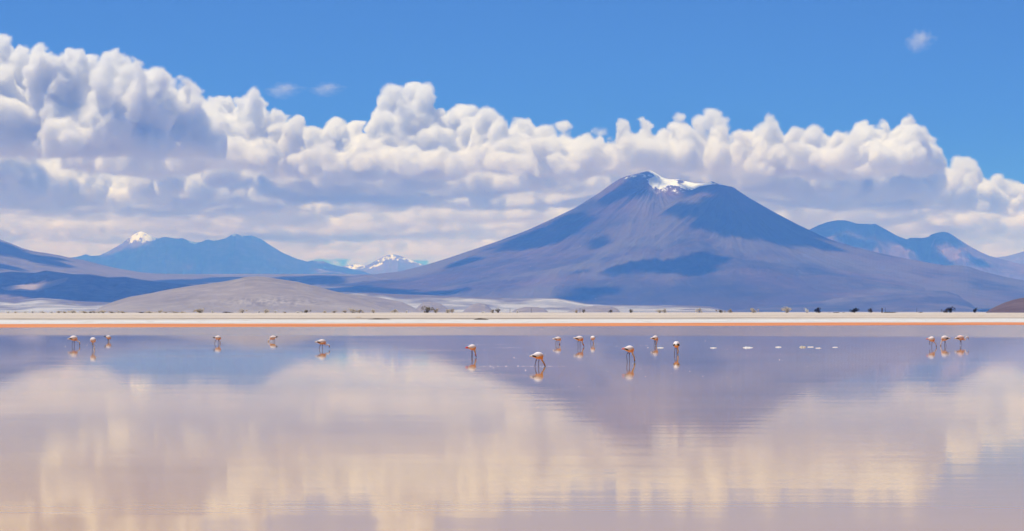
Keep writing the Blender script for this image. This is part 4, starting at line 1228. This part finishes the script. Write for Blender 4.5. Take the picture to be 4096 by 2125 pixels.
rf = np.random.default_rng(17)
fv, ff = [], []
def fleck(px, py, r):
    Y = CH * F / (py - HZ); x = px_x(px, Y); b = len(fv)
    a = [rf.uniform(0.6, 1.2) for _ in range(5)]
    for k in range(5):
        fv.append((x + r * a[k] * math.cos(k * 1.2566), Y + 2.2 * r * a[k] * math.sin(k * 1.2566), 0.002))
    fv.append((x, Y, r * 0.9))
    for k in range(5):
        ff.append((b + k, b + (k + 1) % 5, b + 5))
for k in range(150):
    fleck(rf.uniform(0, 4096), 1385 + 180 * rf.random() ** 1.6, rf.uniform(0.008, 0.02))
for (x0, x1, y) in ((2456, 2492, 1385), (2560, 2612, 1383), (2610, 2660, 1382), (1980, 2080, 1391), (395, 460, 1366), (3822, 3900, 1381), (2370, 2400, 1376), (820, 930, 1376), (1860, 2040, 1379), (2080, 2260, 1466), (300, 350, 1383), (330, 420, 1398), (1900, 2030, 1466)):
    for k in range(int((x1 - x0) / 5)):
        fleck(rf.uniform(x0, x1), y + rf.normal() * 0.7, rf.uniform(0.008, 0.022))
for (x, y) in ((2056, 1430.5), (2102, 1482), (263, 1386.5), (1974, 1472), (2072, 1465), (2821, 1364), (3118, 1440)):
    fleck(x, y, 0.035)
tag(new_obj('foam', mesh_np('foam', fv, ff, [plain('foam_white', (0.85, 0.85, 0.83), 0.8)])), kind='stuff')

def shore_at(px, s):
    Y = 600.0
    for _ in range(30):
        Y = float(y_shore(np.array([px_x(px, Y)]))[0]) + s
    return px_x(px, Y), Y, float(z_shore(np.array([s]))[0])
M_mound = plain('dark_earth', (0.10, 0.075, 0.05), 0.95, 0.1, 0.4, 0.8)
M_mound2 = plain('tan_earth', (0.44, 0.34, 0.25), 0.95, 0.1, 0.2, 0.8)
for (px, s, w, h, mat, lb) in ((1515, 312, 85, 4.5, M_mound, 'long low dark earth mound on the salt beach below the dune'), (1922, 300, 62, 5.5, M_mound, 'shorter low dark earth mound on the salt beach below the volcano'),
                               (1432, 380, 40, 5, M_mound2, 'small tan earth mound on the salt beach')):
    x, Y, z = shore_at(px, s)
    slab('earth_mound', px, 0, w, h, mat, lb, 'mound', px, Y=Y, z0=z - 0.02, peak=0)

# ------------------------------------------------------------------ shrubs along the crest of the salt flat
def shrub_mesh(seed, flat=1.0):
    r_ = np.random.default_rng(seed)
    V, Fc = [], []
    cl = [(r_.normal() * 0.28, r_.normal() * 0.28, r_.uniform(0.10, 0.62), r_.uniform(0.18, 0.32)) for _ in range(13)]
    for (cx_, cy_, cz_, rr) in cl:
        for k in range(34):
            v = r_.normal(size=3); v /= np.linalg.norm(v)
            p = np.array([cx_, cy_, cz_ * flat]) + v * rr * r_.uniform(0.6, 1.1)
            a = r_.normal(size=3); a /= np.linalg.norm(a); b = np.cross(a, v); b /= np.linalg.norm(b) + 1e-9
            L = r_.uniform(0.05, 0.10); b0 = len(V)
            V += [p - a * L, p + b * L * 0.5, p + a * L, p - b * L * 0.5]
            Fc.append((b0, b0 + 1, b0 + 2, b0 + 3))
    V = np.array(V); V[:, 2] = np.maximum(V[:, 2], 0.01)
    return V, np.array(Fc)
def twig_mesh(seed):
    r_ = np.random.default_rng(seed + 99)
    V, Fc = [], []
    for k in range(6):
        a = r_.uniform(0, 6.28); sp = r_.uniform(0.12, 0.36)
        v, f_ = tube([(0, 0, -0.05), (sp * 0.4 * math.cos(a), sp * 0.4 * math.sin(a), 0.25), (sp * math.cos(a), sp * math.sin(a), 0.6)], [0.035, 0.025, 0.01], 5, False)
        o = len(V); V += v; Fc += [tuple(i + o for i in q) for q in f_]
    return np.array(V), np.array(Fc)
M_bush = {'pale': plain('pale_dry_foliage', (0.70, 0.61, 0.46), 0.9, 0.1, 0.35, 3), 'white': plain('salt_crusted_foliage', (0.85, 0.82, 0.75), 0.9, 0.1, 0.1, 3), 'tan': plain('tan_foliage', (0.52, 0.43, 0.30), 0.9, 0.1, 0.4, 3),
          'olive': plain('olive_foliage', (0.24, 0.20, 0.12), 0.9, 0.1, 0.5, 3), 'dark': plain('dark_foliage', (0.022, 0.020, 0.016), 0.9, 0.1, 0.5, 3), 'grey': plain('grey_foliage', (0.10, 0.085, 0.075), 0.9, 0.1, 0.4, 3)}
M_twig = plain('twig_bark', (0.10, 0.075, 0.055), 0.9)
SHM = [(shrub_mesh(k), twig_mesh(k)) for k in range(6)]
SHM_C = {}
def shrub(px, w, h, kind, label, group, k=0, s=836.0):
    x, Y, z = shore_at(px, s)
    m = Y / F
    if (k, kind) not in SHM_C:
        SHM_C[(k, kind)] = (mesh_np('foliage', *SHM[k][0], [M_bush[kind]], False), mesh_np('stem', *SHM[k][1], [M_twig]))
    fm, tm = SHM_C[(k, kind)]
    e = bpy.data.objects.new('shrub', None); COL.objects.link(e)
    e.location = (x, Y, z - 0.03); e.scale = (w * m * 0.72, w * m * 0.72, h * m * 0.98); e.rotation_euler = (0, 0, px * 0.37)
    tag(e, label, 'shrub', group)
    new_obj('foliage', fm, e); new_obj('stem', tm, e)
GP = 'dry shrubs along the crest of the salt flat'
GL = 'low scrub tufts along the left of the salt flat'
for i, (px, w, h, kd) in enumerate(((34, 24, 10, 'white'), (62, 22, 9, 'pale'), (100, 26, 10, 'white'), (130, 30, 13, 'white'), (172, 22, 10, 'pale'), (207, 24, 10, 'white'), (235, 26, 10, 'tan'), (258, 32, 10, 'tan'), (290, 44, 15, 'pale'), (337, 40, 11, 'tan'),
                                    (376, 30, 11, 'tan'), (395, 22, 11, 'white'), (412, 34, 15, 'pale'), (448, 34, 9, 'tan'), (474, 14, 12, 'white'), (490, 34, 9, 'tan'), (598, 48, 10, 'pale'), (640, 28, 16, 'pale'), (664, 24, 8, 'tan'), (700, 46, 9, 'tan'), (728, 30, 8, 'pale'))):
    lb = {34: 'white scrub tuft closest to the left end of the salt flat', 62: 'cream scrub tuft between the two leftmost white tufts', 100: 'second white scrub tuft from the left end of the salt flat',
          130: 'tallest white scrub tuft below the dark ridge at far left', 172: 'cream scrub tuft just right of the tallest white tuft', 207: 'white scrub tuft just left of two joined tan patches',
          235: 'tan scrub patch, left one of a joined pair before the widest cream tuft', 258: 'tan scrub patch, right one of a joined pair before the widest cream tuft', 290: 'widest cream scrub tuft below the dark ridge at left',
          337: 'tan scrub patch just right of the widest cream tuft', 376: 'tan scrub patch just right of the tiny dark shrub', 395: 'white scrub tuft touching the left side of the tall cream tuft',
          412: 'tall cream tuft at the left foot of the dune', 448: 'flat tan scrub patch just right of the tall cream tuft', 474: 'narrow upright white tuft near the left foot of the dune',
          490: 'flat tan scrub patch just right of the narrow upright white tuft', 598: 'wide flat cream scrub tuft right of the flat dark scrub patch', 640: 'upright cream tuft below the left slope of the dune',
          664: 'short tan scrub patch touching the upright cream tuft', 700: 'longest flat tan scrub patch below the left half of the dune', 728: 'low cream scrub tuft at the right end of the longest tan patch'}[px]
    shrub(px, w, h, kd, lb, GL, i % 6)
solo = [(362, 12, 8, 'dark', 'tiny dark shrub among the pale tufts at the left of the salt flat'), (564, 40, 6, 'dark', 'flat dark scrub patch below the left foot of the dune'), (800, 52, 22, 'tan', 'wide tan shrub with dark heart below the left part of the dune'),
        (850, 14, 12, 'white', 'small white tuft right of the wide tan shrub'), (905, 50, 7, 'grey', 'flat dark scrub streak under the middle of the dune'), (970, 30, 20, 'pale', 'round pale shrub under the crest of the dune'),
        (1064, 30, 19, 'pale', 'round pale shrub on the salt edge just right of the dune crest'), (1036, 12, 12, 'white', 'small white tuft left of a round pale shrub under the dune'), (1102, 14, 13, 'white', 'small white tuft right of a round pale shrub under the dune'),
        (1140, 22, 9, 'tan', 'faint reddish tan tuft under the right half of the dune'), (1192, 24, 9, 'white', 'low white heap of salt scrub on the crest line'), (1226, 26, 17, 'olive', 'dark olive shrub below the right half of the dune'),
        (1299, 16, 12, 'pale', 'small pale tuft below the right slope of the dune'), (1337, 22, 13, 'tan', 'small tan tuft below the right slope of the dune'), (1380, 22, 14, 'tan', 'tan tuft left of the big pale bush pair'),
        (1412, 40, 24, 'pale', 'big pale bush, left of a joined pair below the dune end'), (1438, 34, 18, 'tan', 'lower tan bush, right of a joined pair below the dune end'), (1493, 26, 18, 'pale', 'pale shrub right of the joined bush pair'),
        (1578, 28, 20, 'pale', 'pale shrub at the right end of the dune'), (1625, 12, 14, 'white', 'tiny white tuft left of the spiky brown bush'), (1707, 52, 34, 'olive', 'tallest spiky olive brown bush below the left slope of the volcano'),
        (1743, 28, 24, 'tan', 'tan shrub close right of the tallest spiky bush'), (1790, 30, 20, 'pale', 'pale shrub, left one of two below the volcano slope'), (1808, 20, 22, 'tan', 'tan shrub touching the pale one below the volcano slope'),
        (1931, 22, 7, 'white', 'flat white salt tuft on the crest below the volcano'), (1971, 20, 20, 'tan', 'tan shrub on the crest, first of two close together'), (1992, 24, 22, 'olive', 'olive shrub on the crest, second of two close together'),
        (2070, 12, 12, 'white', 'bright white tuft below the middle of the snowy volcano'), (2307, 18, 16, 'tan', 'small tan shrub left of the olive shrub under the volcano'), (2334, 18, 20, 'olive', 'small olive shrub under the left part of the volcano'),
        (2442, 18, 18, 'olive', 'lone olive shrub under the volcano summit'), (2523, 22, 20, 'olive', 'lone dark tan shrub just right of below the summit'), (2638, 30, 17, 'pale', 'low pale bush, left half of a pair under the snowfield'),
        (2657, 22, 22, 'pale', 'taller pale bush, right half of a pair under the snowfield'), (2796, 24, 25, 'pale', 'round pale shrub under the front dome of the volcano'), (2881, 26, 18, 'olive', 'dark olive shrub with a tan neighbour under the right dome'),
        (2921, 20, 20, 'tan', 'tan shrub right of a dark olive one under the right dome'), (3013, 32, 27, 'pale', 'bright cream shrub under the volcano right flank'), (3147, 44, 30, 'pale', 'largest pale grey-green bush, peaked, under the right flank'),
        (3228, 24, 24, 'white', 'round whitish shrub left of the first black bush'), (3274, 34, 27, 'dark', 'leftmost of the black bushes, right of a whitish shrub'), (3419, 38, 27, 'dark', 'black bush with a pointed right side, second from left'),
        (3482, 22, 24, 'grey', 'dark grey bush between the pointed black bush and the thin post'), (3785, 28, 25, 'grey', 'dark grey bush joined to a black one, left of the pair'), (3802, 34, 30, 'dark', 'black bush, right of a joined pair near the right edge'),
        (3899, 24, 26, 'dark', 'rightmost black bush beside the white salt fan'), (3565, 70, 5, 'dark', 'thin dark scrub line on the crest right of the post'), (3348, 44, 4, 'dark', 'thin dark scrub line on the crest between two black bushes'), (3682, 18, 5, 'dark', 'short dark scrub dash on the crest left of the black pair')]
for i, (px, w, h, kd, lb) in enumerate(solo):
    shrub(px, w, h, kd, lb, GP, (i * 5 + 2) % 6)

# thin posts on the crest
M_post = plain('weathered_post', (0.06, 0.05, 0.045), 0.9)
for (px, h, lb) in ((2040, 18, 'thin dark wooden post on the crest below the left foot of the volcano'), (2125, 20, 'thin dark wooden post right of the first one on the crest'), (2320, 19, 'thin dark wooden post beside the olive shrub on the crest'),
                    (3528, 19, 'short thick dark post on the crest right of the grey bush'), (3541, 21, 'thin dark post just right of the short thick one'), (3667, 21, 'thin dark post on the crest left of the joined black bushes')):
    x, Y, z = shore_at(px, 838.0)
    m = Y / F
    r = (2.6 if px == 3528 else 0.7) * m
    v, f_ = tube([(0, 0, -0.2), (0, 0, h * m * 0.5), (0.03, 0, h * m * 0.92), (0.03, 0, h * m)], [r, r * 0.95, r * 0.9, r * 0.5], 7)
    pm = bpy.data.meshes.new('post'); pm.from_pydata([tuple(p) for p in v], [], f_); pm.materials.append(M_post)
    tag(new_obj('post', pm, loc=(x, Y, z)), lb, 'post', 'posts on the crest of the salt flat')
